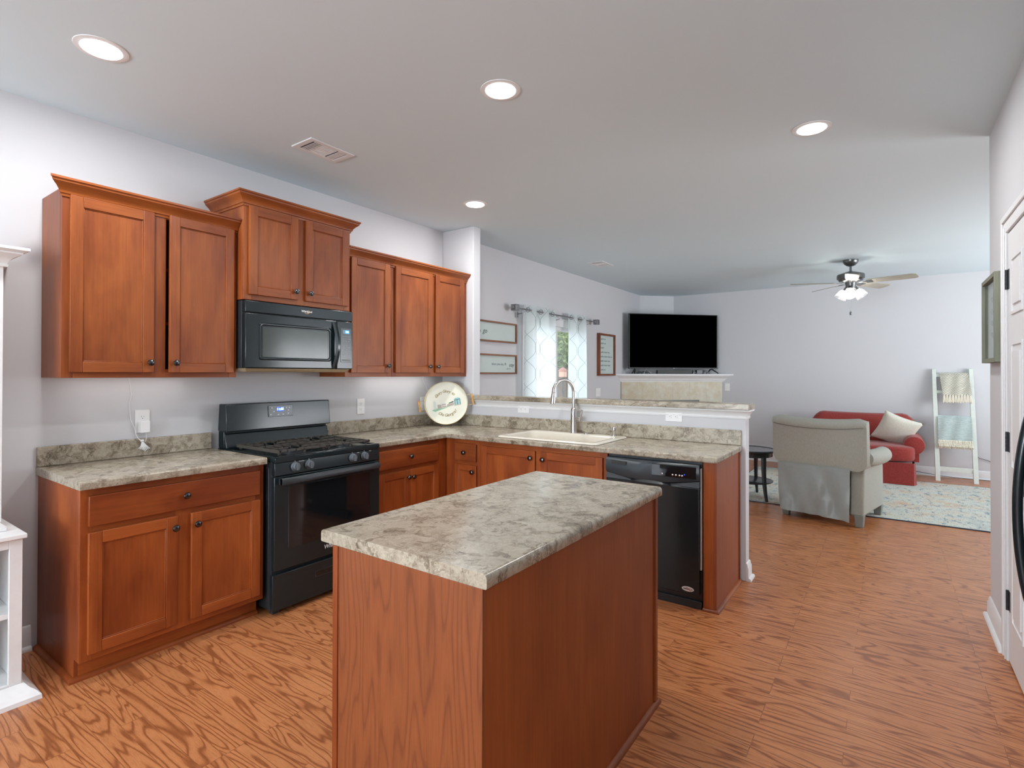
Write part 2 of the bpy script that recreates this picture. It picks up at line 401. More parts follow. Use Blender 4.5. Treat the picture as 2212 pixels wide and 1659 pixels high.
# crown under the bar cap
CR = [(0, -.062), (.006, -.062), (.008, -.052), (.005, -.046), (.010, -.030), (.022, -.014), (.030, -.010), (.030, 0), (0, 0)]
b = MB(); b.run([(o, z+1.155) for o, z in CR], (XS, -.40, 0), (XS, -2.765, 0), (-1, 0, 0), 0, 1)
b.run([(o, z+1.155) for o, z in CR], (XS, -2.765, 0), (XS2-.005, -2.765, 0), (0, -1, 0), 1, 1)
b.run([(o, z+1.155) for o, z in CR], (XS2-.005, -2.765, 0), (XS2-.005, -.40, 0), (1, 0, 0), 1, 0)
struct('trim_1', b, WHITE, smooth=True, angle=30)

# patio door / window
wt = MB()
for (x0, x1, z0, z1) in ((DX0-.07, DX0+.005, 0, DZ1+.0), (DX1-.005, DX1+.07, 0, DZ1+.0), (DX0-.07, DX1+.07, DZ1-.005, DZ1+.085)):
    wt.box(x0, x1, -.018, 0, z0, z1)
wt.box(DX0-.07, DX1+.07, -.026, 0, DZ1+.085, DZ1+.10)
for (x0, x1, z0, z1) in ((DX0, DX0+.05, 0, DZ1), (DX1-.05, DX1, 0, DZ1), (DX0, DX1, DZ1-.05, DZ1), (DX0, DX1, 0, .05), (6.10, 6.2, .05, DZ1-.05)):
    wt.box(x0, x1, .02, .10, z0, z1)
win = struct('window_1', wt, WHITE, bevel=.003)
def glass_mat():
    t = NT('window_glass'); tr = t.n('ShaderNodeBsdfTransparent'); gl = t.n('ShaderNodeBsdfGlossy'); gl.inputs['Roughness'].default_value = .02
    lw = t.n('ShaderNodeLayerWeight'); lw.inputs[0].default_value = .2; mx = t.n('ShaderNodeMixShader')
    mu = t.n('ShaderNodeMath', operation='MULTIPLY'); mu.inputs[1].default_value = .5; t.l(lw.outputs['Fresnel'], mu.inputs[0])
    t.l(mu.outputs[0], mx.inputs[0]); t.l(tr.outputs[0], mx.inputs[1]); t.l(gl.outputs[0], mx.inputs[2]); t.l(mx.outputs[0], t.out.inputs[0]); return t.m
GLASS = glass_mat()
g = MB(); g.box(DX0+.05, 6.10, .055, .061, .05, DZ1-.05); g.box(6.2, DX1-.05, .055, .061, .05, DZ1-.05); part('pane', g, GLASS, win)
# two unseen windows added for the fill daylight (frames and panes)
for nm, pts, ax in (('added_window_2', (-3.5, -.5, .45, 2.45), 'x'), ('added_window_3', (5.5, 8.5, .5, 2.4), 'y')):
    a0, a1, z0, z1 = pts; f = MB(); gm = MB()
    mid = (a0+a1)/2
    for (u0, u1, v0, v1) in ((a0, a0+.06, z0, z1), (a1-.06, a1, z0, z1), (mid-.03, mid+.03, z0, z1), (a0, a1, z0, z0+.06), (a0, a1, z1-.06, z1)):
        if ax == 'x': f.box(-5.48, -5.40, u0, u1, v0, v1)
        else: f.box(u0, u1, -7.58, -7.50, v0, v1)
    wo = struct(nm, f, WHITE, bevel=.003)
    if ax == 'x': gm.box(-5.46, -5.455, a0+.06, a1-.06, z0+.06, z1-.06)
    else: gm.box(a0+.06, a1-.06, -7.56, -7.555, z0+.06, z1-.06)
    part('pane', gm, GLASS, wo)

# pantry door in the right wall
t = thing('door_1', None, None, (2.86, YR, 0), kind='structure')
cs = MB(); CP = [(0, 0), (.012, 0), (.016, .01), (.012, .02), (.018, .05), (.018, .062), (0, .062)]
XD0, XD1, ZD = 2.86, 3.62, 2.09
cs.box(XD1-.0, XD1+.085, YR, YR+.012, 0, ZD+.085); cs.box(XD1+.055, XD1+.085, YR+.012, YR+.02, 0, ZD+.085); cs.box(XD1+.012, XD1+.024, YR+.012, YR+.018, 0, ZD+.03)
cs.box(XD0-.085, XD0, YR, YR+.012, 0, ZD+.085); cs.box(XD0, XD1, YR, YR+.012, ZD, ZD+.085); cs.box(XD0-.085, XD1+.055, YR+.012, YR+.02, ZD+.055, ZD+.085)
part('casing', cs, WHITE, t, bevel=.003)
lf = MB(); lf.box(XD0+.006, XD1-.012, YR-.035, YR+.004, .01, ZD-.008)
for (x0, x1) in ((XD0+.11, XD0+.35), (XD1-.36, XD1-.11)):
    for (z0, z1) in ((.22, .80), (.95, 1.55), (1.68, 1.95)):
        lf.box(x0, x1, YR+.004, YR+.0045, z0, z1)
        lf.box(x0, x0+.014, YR+.004, YR+.010, z0, z1); lf.box(x1-.014, x1, YR+.004, YR+.010, z0, z1)
        lf.box(x0+.014, x1-.014, YR+.004, YR+.010, z0, z0+.014); lf.box(x0+.014, x1-.014, YR+.004, YR+.010, z1-.014, z1)
        lf.box(x0+.045, x1-.045, YR+.004, YR+.011, z0+.045, z1-.045)
part('door_leaf', lf, WHITE, t, bevel=.003)
for z in (1.86, 1.07, .30):
    h = MB(); h.box(XD1-.045, XD1-.006, YR+.004, YR+.006, z-.048, z+.048)
    for k in range(5): h.lathe([(.006, 0), (.006, .0185)], (XD1-.008, YR+.010, z-.048+k*.0195), n=10)
    part('hinge', h, BLKM, t)
kn = MB(); kn.lathe([(.03, 0), (.03, .006), (.012, .01), (.012, .035), (.027, .045), (.028, .06), (.018, .07)], (XD0+.07, YR+.004, .95), (0, 1, 0)); part('door_knob', kn, BLKM, t, smooth=True)
# ------------------------------------------------------------------ cabinets
FA = lambda u, d, z: (u, -d, z)                 # run along the range wall: d = depth from wall
XK = 3.943
FB = lambda u, d, z: (XK-d, -u, z)              # peninsula run: u = distance along -y
FI = lambda u, d, z: (u, -2.74+d, z)            # island, drawer side faces the range wall
def knob(name, parent, c, axis):
    b = MB(); b.lathe([(.006, 0), (.0055, .008), (.0065, .013), (.0155, .018), (.0165, .0225), (.014, .0275), (.007, .0305), (.002, .031)], c, axis, n=20)
    b.lathe([(.0168, .0205), (.0175, .0222), (.0168, .024)], c, axis, n=20)
    return part(name, b, NICKEL, parent, smooth=True)
def shaker(parent, fr, u0, u1, z0, z1, d0, mats, st=.052, th=.02, ajar=0, hinge='L', name='door'):
    """frame-and-panel door; mats = (vertical grain, along grain)"""
    def g(u, d, z):
        if ajar:
            hu = u1 if hinge == 'R' else u0; s_ = -1 if hinge == 'R' else 1
            r = (u-hu)*s_; dd = d-d0
            u = hu+s_*(r*math.cos(ajar)-dd*math.sin(ajar)*0); d = d0+dd*math.cos(ajar)+r*math.sin(ajar)
        return fr(u, d, z)
    m = MB(g); m.box(u0, u0+st, d0, d0+th, z0, z1); m.box(u1-st, u1, d0, d0+th, z0, z1)
    m.box(u0+st, u1-st, d0+.003, d0+th-.008, z0+st, z1-st)
    m.mi = 1; m.box(u0+st, u1-st, d0, d0+th, z0, z0+st); m.box(u0+st, u1-st, d0, d0+th, z1-st, z1)
    m.mi = 0
    i = .005       # bead inside the frame
    for (a, b, c, e) in ((u0+st, u0+st+i, z0+st, z1-st), (u1-st-i, u1-st, z0+st, z1-st), (u0+st, u1-st, z0+st, z0+st+i), (u0+st, u1-st, z1-st-i, z1-st)):
        m.box(a, b, d0+.010, d0+th-.004, c, e)
    return part(name, m, list(mats), parent, bevel=.0022)
def slab_front(parent, fr, u0, u1, z0, z1, d0, mat_, th=.02, name='drawer'):
    m = MB(fr); m.box(u0, u1, d0, d0+th, z0, z1); return part(name, m, mat_, parent, bevel=.003)
def carcass(parent, fr, u0, u1, z0, z1, dep, mats, stiles, rails, ft=.019, name='body', toe=0, lip=0, hollow=False):
    """box with a face frame; stiles/rails are lists of (a,b)"""
    m = MB(fr)
    if toe:
        m.box(u0, u0+.016, .002, dep-toe, 0, z0+.001); m.box(u1-.016, u1, .002, dep-toe, 0, z0+.001)
    if hollow:
        m.box(u0, u0+.016, .002, dep-ft, z0, z1); m.box(u1-.016, u1, .002, dep-ft, z0, z1); m.box(u0+.016, u1-.016, .002, dep-ft, z0+lip, z0+lip+.016); m.box(u0+.016, u1-.016, .002, .01, z0+.016, .70 if hollow != 'full' else z1-.016)
        if hollow == 'full': m.box(u0+.016, u1-.016, .002, dep-ft, z1-.016, z1); m.box(u0+.016, u1-.016, .01, dep-.04, 1.66, 1.678); m.box(u0+.016, u1-.016, .01, dep-.04, 1.96, 1.978)
    else: m.box(u0, u1, .002, dep-ft, z0+lip, z1)
    if lip and not hollow: m.box(u0, u0+.012, .002, dep-ft, z0, z0+lip); m.box(u1-.012, u1, .002, dep-ft, z0, z0+lip)
    for a, b in stiles: m.box(a, b, dep-ft, dep, z0, z1)
    m.mi = 1
    for (a, b, c, e) in rails: m.box(a, b, dep-ft, dep-.0002, c, e)
    if toe: m.box(u0+.016, u1-.016, dep-toe-.016, dep-toe, 0, z0)
    return part(name, m, list(mats), parent, bevel=.0015)
CROWN = [(0, -.045), (.006, -.045), (.008, -.034), (.014, -.030), (.017, -.018), (.028, -.004), (.040, .006), (.048, .014), (.049, .022), (.056, .026), (.056, .036), (0, .036)]
def crown(parent, xa, xb, yf, z, ml=0, mr=0, lret=False, rret=False, yb=0):
    b = MB(); pr = [(o, zz+z) for o, zz in CROWN]
    b.run(pr, (xa, yf, 0), (xb, yf, 0), (0, -1, 0), ml, mr)
    if lret: b.run(pr, (xa, yb, 0), (xa, yf, 0), (-1, 0, 0), 0, 1)
    if rret: b.run(pr, (xb, yf, 0), (xb, yb, 0), (1, 0, 0), 1, 0)
    return part('crown_molding', b, MHX, parent, smooth=True, angle=28)
AY, AY_ = (0, -1, 0), (-1, 0, 0)
# upper left
UB, UT = 1.370, 2.288
t = thing('wall_cabinet', 'tall two-door maple wall cabinet left of the microwave, right door ajar', 'cabinet', (1.36, 0, UB), group='maple wall cabinets')
carcass(t, FA, .938, 1.780, UB, UT, .305, (MV, MHX), lip=.016, stiles=[(.938, .985), (1.735, 1.780), (1.322, 1.391)], rails=[(.985, 1.735, UB, UB+.045), (.985, 1.735, UT-.05, UT)], hollow='full')
d = shaker(t, FA, .967, 1.328, 1.398, 2.257, .3055, (MV, MHX)); knob('knob', d, (1.307, -.3255, 1.450), AY)
d = shaker(t, FA, 1.398, 1.757, 1.398, 2.260, .3055, (MV, MHX), ajar=.042, hinge='R'); knob('knob', d, (1.424, -.3425, 1.450), AY)
crown(t, .938, 1.779, -.305, UT+.002, 1, 0)
# over microwave
t = thing('wall_cabinet', 'short raised two-door maple wall cabinet above the microwave', 'cabinet', (2.17, 0, 1.84), group='maple wall cabinets')
carcass(t, FA, 1.782, 2.556, 1.842, 2.435, .378, (MV, MHX), [(1.782, 1.832), (2.506, 2.556), (2.128, 2.205)], [(1.832, 2.506, 1.842, 1.90), (1.832, 2.506, 2.385, 2.435)])
d = shaker(t, FA, 1.810, 2.135, 1.874, 2.409, .3785, (MV, MHX)); knob('knob', d, (2.112, -.3985, 1.925), AY)
d = shaker(t, FA, 2.192, 2.532, 1.874, 2.409, .3785, (MV, MHX)); knob('knob', d, (2.218, -.3985, 1.925), AY)
crown(t, 1.782, 2.556, -.378, 2.452, 1, 1, True, True)
# upper right single and double
t = thing('wall_cabinet', 'narrow single-door maple wall cabinet right of the microwave', 'cabinet', (2.79, 0, UB), group='maple wall cabinets')
carcass(t, FA, 2.574, 3.020, UB, UT, .305, (MV, MHX), lip=.016, stiles=[(2.574, 2.63), (2.975, 3.020)], rails=[(2.63, 2.975, UB, UB+.045), (2.63, 2.975, UT-.05, UT)])
d = shaker(t, FA, 2.615, 2.987, 1.400, 2.257, .3055, (MV, MHX)); knob('knob', d, (2.962, -.3255, 1.455), AY)
crown(t, 2.574, 3.0205, -.305, UT+.002)
t = thing('wall_cabinet', 'wide two-door maple wall cabinet ending at the partition wall', 'cabinet', (3.48, 0, UB), group='maple wall cabinets')
carcass(t, FA, 3.021, XS-.001, UB, UT, .305, (MV, MHX), lip=.016, stiles=[(3.021, 3.066), (3.87, XS-.001), (3.456, 3.53)], rails=[(3.066, 3.87, UB, UB+.045), (3.066, 3.87, UT-.05, UT)])
d = shaker(t, FA, 3.050, 3.471, 1.402, 2.257, .3055, (MV, MHX)); knob('knob', d, (3.428, -.3255, 1.456), AY)
d = shaker(t, FA, 3.512, 3.892, 1.402, 2.260, .3055, (MV, MHX)); knob('knob', d, (3.530, -.3255, 1.456), AY)
crown(t, 3.021, XS-.001, -.305, UT+.002)

# base left
QR = [(0, 0), (.018, 0), (.0175, .007), (.0135, .0135), (.007, .0175), (0, .018)]
t = thing('base_cabinet', 'cherry base cabinet with one wide drawer left of the stove', 'cabinet', (1.35, 0, 0), group='base cabinets')
carcass(t, FA, .930, 1.782, .102, .876, .610, (LV, LHX), [(.930, .978), (1.732, 1.782), (1.318, 1.396)], [(.978, 1.732, .102, .135), (.978, 1.732, .672, .713), (.978, 1.732, .838, .876)], toe=.07)
d = slab_front(t, FA, .958, 1.752, .706, .842, .6105, LHX); knob('knob', d, (1.357, -.6305, .775), AY)
d = shaker(t, FA, .958, 1.324, .134, .677, .6105, (LV, LHX)); knob('knob', d, (1.307, -.6305, .622), AY)
d = shaker(t, FA, 1.388, 1.754, .134, .677, .6105, (LV, LHX)); knob('knob', d, (1.411, -.6305, .620), AY)
q = MB(); q.run([(o*1.15, z*1.15) for o, z in QR], (.930, -.02, 0), (.930, -.54, 0), (-1, 0, 0), 0, 1); q.run([(o*1.15, z*1.15) for o, z in QR], (.930, -.54, 0), (1.78, -.54, 0), (0, -1, 0), 1, 0)
part('shoe_molding', q, LHX, t, smooth=True, angle=40)
# base between stove and corner
t = thing('base_cabinet', 'cherry base cabinet between the stove and the corner, one drawer over two doors', 'cabinet', (2.95, 0, 0), group='base cabinets')
carcass(t, FA, 2.590, XK-.001, .102, .876, .610, (LV, LHX), [(2.590, 2.64), (3.205, 3.334)], [(2.64, 3.205, .102, .135), (2.64, 3.205, .672, .713), (2.64, 3.205, .838, .876)], toe=.07)
d = slab_front(t, FA, 2.618, 3.226, .708, .843, .6105, LHX); knob('knob', d, (2.914, -.6305, .779), AY)
d = shaker(t, FA, 2.618, 2.920, .134, .678, .6105, (LV, LHX)); knob('knob', d, (2.892, -.6305, .625), AY)
d = shaker(t, FA, 2.922, 3.226, .134, .678, .6105, (LV, LHX)); knob('knob', d, (2.940, -.6305, .622), AY)
# peninsula: small drawer cabinet
t = thing('base_cabinet', 'narrow cherry base cabinet in the corner, small drawer over a small door', 'cabinet', (3.4, -.8, 0), group='base cabinets')
carcass(t, FB, .612, .965, .102, .876, XK-3.334, (LV, LHY), [(.612, .735), (.92, .965)], [(.735, .92, .102, .135), (.735, .92, .672, .713), (.735, .92, .838, .876)], toe=.07)
d = slab_front(t, FB, .721, .934, .708, .844, XK-3.3335, MHY); knob('knob', d, (3.3135, -.822, .775), AY_)
d = shaker(t, FB, .721, .937, .134, .679, XK-3.3335, (LV, LHY), st=.045); knob('knob', d, (3.3135, -.908, .630), AY_)
# sink base
t = thing('base_cabinet', 'wide two-door cherry base cabinet under the sink', 'cabinet', (3.4, -1.5, 0), group='base cabinets')
carcass(t, FB, .966, 2.036, .102, .876, XK-3.334, (LV, LHY), [(.966, 1.012), (1.985, 2.036), (1.455, 1.545)], [(1.012, 1.985, .102, .135), (1.012, 1.985, .835, .876)], toe=.07, hollow=True)
# open the carcass top for the bowl: the bowl hangs inside the box
d = shaker(t, FB, .988, 1.478, .134, .840, XK-3.3335, (LV, LHY)); knob('knob', d, (3.3135, -1.447, .790), AY_)
d = shaker(t, FB, 1.527, 2.008, .134, .840, XK-3.3335, (LV, LHY)); knob('knob', d, (3.3135, -1.552, .788), AY_)
# end panel
t = thing('end_panel', 'cherry end panel closing the peninsula beside the dishwasher', 'panel', (3.64, -2.69, 0))
m = MB(); m.box(3.334, 3.925, -2.728, -2.712, 0, .876); part('side_panel', m, END, t, bevel=.001)
m = MB(); m.box(3.334, 3.354, -2.712, -2.652, 0, .876); m.box(3.354, 3.925, -2.672, -2.652, 0, .876); part('front_stile', m, LV, t, bevel=.001)
m = MB(); m.box(3.906, 3.924, -2.734, -2.728, .02, .876); part('scribe_molding', m, LV, t, bevel=.001)
q = MB(); q.run(QR, (3.334, -2.652, 0), (3.334, -2.728, 0), (-1, 0, 0), 0, 1); q.run(QR, (3.334, -2.728, 0), (3.925, -2.728, 0), (0, -1, 0), 1, 0)
part('shoe_molding', q, MHX, t, smooth=True, angle=40)

# ------------------------------------------------------------------ countertops
t = thing('countertop', 'short stone-look laminate countertop left of the stove', 'countertop', (1.35, 0, .876), group='stone-look countertops')
def edgeprof(y_back, y_front, z0, z1, r=.010):
    """cross-section (y,z) with a rolled front edge"""
    pts = [(y_back, z0), (y_back, z1)]
    for k in range(6):
        a = PI/2*k/5; pts.append((y_front+r-r*math.sin(a), z1-r+r*math.cos(a)))
    for k in range(3):
        a = PI/2*k/2; pts.append((y_front+.003-.003*math.cos(a), z0+.003-.003*math.sin(a)))
    return pts
m = MB(); P_ = edgeprof(-.001, -.648, .876, .914)
m.loops([[(.9197, y, z) for y, z in P_], [(1.782, y, z) for y, z in P_]]); part('worktop', m, MAR, t, smooth=True, angle=50)
m = MB(); m.box(.9205, 1.776, -.020, -.001, .9142, 1.0165); part('backsplash', m, MARB, t, bevel=.006, seg=3)
t = thing('countertop', 'long L-shaped stone-look countertop holding the sink', 'countertop', (3.4, -.4, .876), group='stone-look countertops')
xs = [2.590, 3.296, 3.375, 3.85, XK-.001]; ys = [-2.743, -1.925, -1.135, -.648, -.001]
hol = {(0, 0), (0, 1), (0, 2), (2, 1)}
m = MB(); m.grid_slab(xs, ys, hol, .8765, .914); part('worktop', m, MAR, t, bevel=.008, seg=3)
m = MB(); m.box(2.595, XK-.001, -.020, -.001, .9142, 1.0165); m.box(XK-.020, XK-.001, -2.738, -.020, .9142, 1.0165)
part('backsplash', m, MARB, t, bevel=.005, seg=3)
# raised bar cap
m = MB(); m.box(3.897, 4.092, -2.792, -.392, 1.1555, 1.195)
o = part('bar_top', m, MARC, None, bevel=.003); setprops(o, 'narrow raised stone-look bar ledge above the sink, on the knee wall', 'countertop')

# island
t = thing('kitchen_island', 'free-standing kitchen island with cherry panels and stone-look laminate top', 'island', (1.72, -2.45, 0))
m = MB(); m.box(1.118, 2.290, -2.738, -2.20, 0, .876); part('body', m, ISS, t, bevel=.001)
m = MB(); m.box(1.110, 1.118, -2.744, -2.180, 0, .876); part('end_panel', m, ISL, t, bevel=.001)
m = MB(); m.box(1.106, 1.122, -2.194, -2.172, 0, .876); part('corner_trim', m, LV, t, bevel=.001)
m = MB(); m.box(2.284, 2.306, -2.746, -2.738, 0, .876); m.box(2.290, 2.306, -2.738, -2.2, 0, .876); part('corner_trim', m, LV, t, bevel=.001)
m = MB(FI); m.box(1.118, 2.29, .541, .56, .102, .876); part('face_frame', m, LV, t, bevel=.001)
for k, (a, b_) in enumerate(((1.14, 1.69), (1.72, 2.27))):
    d = slab_front(t, FI, a, b_, .706, .842, .5605, LHX); knob('knob', d, ((a+b_)/2, -2.1595, .775), (0, 1, 0))
    d = shaker(t, FI, a, b_, .134, .677, .5605, (LV, LHX)); knob('knob', d, (b_-.03 if k == 0 else a+.03, -2.1595, .62), (0, 1, 0))
q = MB(); q.run(QR, (1.112, -2.738, 0), (2.306, -2.738, 0), (0, -1, 0), 0, 1); q.run(QR, (2.306, -2.738, 0), (2.306, -2.2, 0), (1, 0, 0), 1, 0)
part('shoe_molding', q, MHX, t, smooth=True, angle=40)
def cap_prof(y0, y1, z0, z1, r):
    pts = []
    for (cy, cz, a0, rr) in ((y1-r, z1-r, 0, r), (y0+r, z1-r, 90, r)):
        for k in range(7):
            a = math.radians(a0+90*k/6); pts.append((cy+rr*math.cos(a), cz+rr*math.sin(a)))
    pts += [(y0, z0+.003), (y0+.003, z0), (y1-.003, z0), (y1, z0+.003)]
    return pts
P_ = cap_prof(-2.757, -2.108, .8765, .914, .014)
m = MB(); m.loops([[(1.110, y, z) for y, z in P_], [(2.327, y, z) for y, z in P_]]); part('worktop', m, MAR, t, smooth=True, angle=50)

# ------------------------------------------------------------------ sink, faucet
def rrect(x0, x1, y0, y1, r, z, n=6):
    pts = []
    for (cx, cy, a0) in ((x1-r, y1-r, 0), (x0+r, y1-r, 90), (x0+r, y0+r, 180), (x1-r, y0+r, 270)):
        for k in range(n+1):
            a = math.radians(a0+90*k/n); pts.append((cx+r*math.cos(a), cy+r*math.sin(a), z))
    return pts
t = thing('kitchen_sink', 'cream enamel drop-in sink set in the peninsula countertop', 'sink', (3.61, -1.53, .914))
X0, X1, Y0, Y1 = 3.338, 3.888, -1.952, -1.110
L = [rrect(X0+.006, X1-.006, Y0+.006, Y1-.006, .04, .9146), rrect(X0, X1, Y0, Y1, .045, .9165), rrect(X0+.004, X1-.004, Y0+.004, Y1-.004, .042, .924), rrect(X0+.014, X1-.014, Y0+.014, Y1-.014, .04, .928),
     rrect(X0+.04, X1-.10, Y0+.05, Y1-.05, .06, .927), rrect(X0+.05, X1-.11, Y0+.06, Y1-.06, .06, .918), rrect(X0+.06, X1-.12, Y0+.07, Y1-.07, .07, .80), rrect(X0+.09, X1-.15, Y0+.10, Y1-.10, .06, .745), rrect(X0+.20, X1-.25, Y0+.35, Y1-.35, .03, .740)]
m = MB(); m.loops(L, False, True); part('basin', m, SINK, t, smooth=True, angle=60)
m = MB(); m.lathe([(.042, 0), (.042, .003), (.03, .004), (.02, .002)], (3.60, -1.53, .7405)); part('drain', m, STEEL, t, smooth=True)
t = thing('kitchen_faucet', 'tall brushed steel gooseneck pull-down faucet behind the sink', 'faucet', (3.845, -1.505, .928))
fx, fy = 3.845, -1.505
m = MB(); m.lathe([(.030, 0), (.029, .004), (.0255, .02), (.0245, .09), (.0245, .115), (.0235, .15), (.0235, .18), (.016, .198), (.0145, .20)], (fx, fy, .928), n=24); part('base', m, STEEL, t, smooth=True)
a = math.radians(-24); dx, dy = -math.cos(a), -math.sin(a)
R_ = .098; zt = 1.250
pts = [(fx, fy, 1.11), (fx, fy, 1.18)]
for k in range(0, 17):
    th = PI*(k/16)*.97
    pts.append((fx+dx*R_*(1-math.cos(th)), fy+dy*R_*(1-math.cos(th)), zt+R_*math.sin(th)))
m = MB(); m.tube(pts, .0135, 16); part('spout', m, STEEL, t, smooth=True, angle=50)
ex, ey, ez = pts[-1]
m = MB(); m.lathe([(.0135, 0), (.0155, -.006), (.0155, -.010), (.014, -.012), (.017, -.03), (.021, -.085), (.0215, -.096), (.018, -.099)], (ex, ey, ez), (-dx*.08, -dy*.08, 1), n=20); part('spray_head', m, STEEL, t, smooth=True, angle=40)
m = MB(); m.lathe([(.013, .015), (.013, .045), (.014, .047), (.0145, .056), (.010, .060)], (fx, fy, 1.04), (-.15, -1, 0), n=16)
m.tube([(fx-.008, fy-.052, 1.022), (fx-.010, fy-.066, 1.06), (fx-.012, fy-.082, 1.112)], [.0085, .008, .0075], 12); part('handle', m, STEEL, t, smooth=True)
t = thing('soap_dispenser', 'small brushed steel soap pump at the right end of the sink', 'soap dispenser', (3.835, -1.855, .928))
m = MB(); m.lathe([(.022, 0), (.022, .004), (.012, .008), (.012, .03), (.0135, .034), (.0135, .06), (.011, .064)], (3.835, -1.855, .928)); part('pump', m, STEEL, t, smooth=True, angle=40)
m = MB(); m.tube([(3.835, -1.855, .972), (3.81, -1.815, .977), (3.79, -1.785, .974)], [.005, .004, .0035], 8); part('nozzle', m, STEEL, t, smooth=True)
m = MB(); m.lathe([(.022, 0), (.022, .004), (.018, .007), (.004, .0075)], (3.838, -1.622, .928)); o = part('sink_hole_cover', m, STEEL, None, smooth=True)
setprops(o, 'small round steel hole cover on the sink rim right of the faucet', 'cover')

# ------------------------------------------------------------------ range
t = thing('gas_range', 'black freestanding gas range between the base cabinets', 'stove', (2.19, -.35, 0))
RX0, RX1 = 1.806, 2.569
m = MB(); m.box(RX0, RX1, -.655, -.03, .03, .880); m.box(RX0-.004, RX0, -.63, -.60, .10, .85); part('body', m, BLKM, t, bevel=.003)
for (x, y) in ((RX0+.04, -.62), (RX1-.04, -.62), (RX0+.04, -.08), (RX1-.04, -.08)):
    f = MB(); f.lathe([(.014, .004), (.014, .034)], (x, y, 0)); f.box(x-.02, x+.02, y-.02, y+.02, 0, .012); part('foot', f, BLKM, t)
m = MB(); m.box(RX0-.001, RX1+.001, -.690, -.03, .880, .908)
m.grid_slab([RX0, RX0+.02, RX1-.02, RX1], [-.688, -.655, -.16, -.03], {(1, 1)}, .908, .914)
part('cooktop', m, BLK, t, bevel=.004, seg=3)
m = MB(); m.hexa([(RX0, -.69, .805), (RX1, -.69, .805), (RX1, -.65, .805), (RX0, -.65, .805)], [(RX0, -.684, .879), (RX1, -.684, .879), (RX1, -.65, .879), (RX0, -.65, .879)])
cp = part('control_panel', m, BLK, t, bevel=.003)
for x in (1.932, 2.025, 2.345, 2.440):
    k = MB(); k.lathe([(.028, 0), (.028, .002), (.0235, .004), (.0215, .022), (.019, .025)], (x, -.688, .845), (0, -1, .08), n=24); k.box(x-.006, x+.006, -.724, -.70, .826, .866)
    part('burner_knob', k, plain('knob_grey', (.10, .115, .13), .35) if x == 1.932 else bpy.data.materials['knob_grey'], cp, bevel=.0015)
    text_part('marking', 'o', .012, SILK, cp, (x, -.6865, .878), (1, 0, 0), (0, 0, 1))
for x, s_ in ((1.975, 'Front Rear'), (2.39, 'Front'), (2.49, 'Rear')): text_part('marking', s_, .008, SILK, cp, (x, -.6875, .873), (1, 0, 0), (0, 0, 1))
m = MB(); m.box(RX0-.004, RX1, -.690, -.656, .262, .800); dr = part('oven_door', m, BLK, t, bevel=.004, seg=3)
m = MB(); m.box(1.89, 2.485, -.6915, -.690, .375, .735); part('oven_window', m, BLKG, dr, bevel=.001)
m = MB()
hp = [(1.828+k*(2.545-1.828)/12) for k in range(13)]
L = []
for x in hp:
    u = (x-hp[0])/(hp[-1]-hp[0]); off = .040*(1-(2*u-1)**6)*.4+.026; y = -.690-off; z = .772+.006*math.sin(PI*u)
    L.append([(x, y, z-.021), (x, y-.010, z-.016), (x, y-.012, z+.010), (x, y-.004, z+.021), (x, y+.010, z+.018), (x, y+.008, z-.018)])
m.loops(L)
for x in (hp[0], hp[-1]-.02): m.box(x, x+.02, -.722, -.690, .755, .79)
part('oven_handle', m, BLKM, dr, smooth=True, angle=45)
text_part('logo_text', 'Whirlpool', .036, WTEXT, dr, (2.205, -.6908, .318), (1, 0, 0), (0, 0, 1), shear=.15)
m = MB(); m.box(RX0-.012, RX1, -.690, -.656, .035, .240); dw = part('storage_drawer', m, BLK, t, bevel=.004, seg=3)
m = MB(); L = []
for k in range(24):
    a = 2*PI*k/24; L.append((2.19+math.copysign(min(abs(math.cos(a))*.3, .118), math.cos(a)), math.sin(a)*.016))
m.loops([[(x, -.6915, .170+z) for x, z in L], [(x, -.689, .170+z*.9) for x, z in L]]); part('drawer_pull', m, BLKG, dw)
m = MB(); m.loops([[(2.19+(x-2.19)*1.04, -.6925, .170+z*1.25) for x, z in L], [(x, -.6925, .170+z) for x, z in L], [(x, -.690, .170+z) for x, z in L], [(2.19+(x-2.19)*1.04, -.690, .170+z*1.25) for x, z in L]], closed=True); part('drawer_pull_rim', m, BLKM, dw)
# backguard
m = MB(); m.box(RX0+.004, RX1-.004, -.10, -.03, .914, 1.025); m.hexa([(RX0, -.145, 1.022), (RX1, -.145, 1.022), (RX1, -.03, 1.022), (RX0, -.03, 1.022)], [(RX0, -.128, 1.198), (RX1, -.128, 1.198), (RX1, -.045, 1.198), (RX0, -.045, 1.198)])
m.hexa([(RX0+.004, -.135, .914), (RX1-.004, -.135, .914), (RX1-.004, -.10, .914), (RX0+.004, -.10, .914)], [(RX0+.004, -.112, 1.008), (RX1-.004, -.112, 1.008), (RX1-.004, -.10, 1.008), (RX0+.004, -.10, 1.008)])
bgd = part('backguard', m, BLK, t, bevel=.006, seg=3)
m = MB(); yb = -.1395; m.hexa([(2.085, -.1425, 1.100), (2.265, -.1425, 1.100), (2.265, -.13, 1.100), (2.085, -.13, 1.100)], [(2.085, -.1365, 1.176), (2.265, -.1365, 1.176), (2.265, -.13, 1.176), (2.085, -.13, 1.176)])
dp = part('clock_panel', m, plain('clock_panel_plastic', (.05, .06, .065), .25), bgd, bevel=.002)
m = MB(); m.box(2.143, 2.192, -.1412, -.139, 1.136, 1.163); part('clock_display', m, BLUE, dp)
text_part('clock_digits', '11:55', .024, BLUEW, dp, (2.1675, -.1415, 1.1495), (1, 0, 0), (0, 0, 1), bold=.0004)
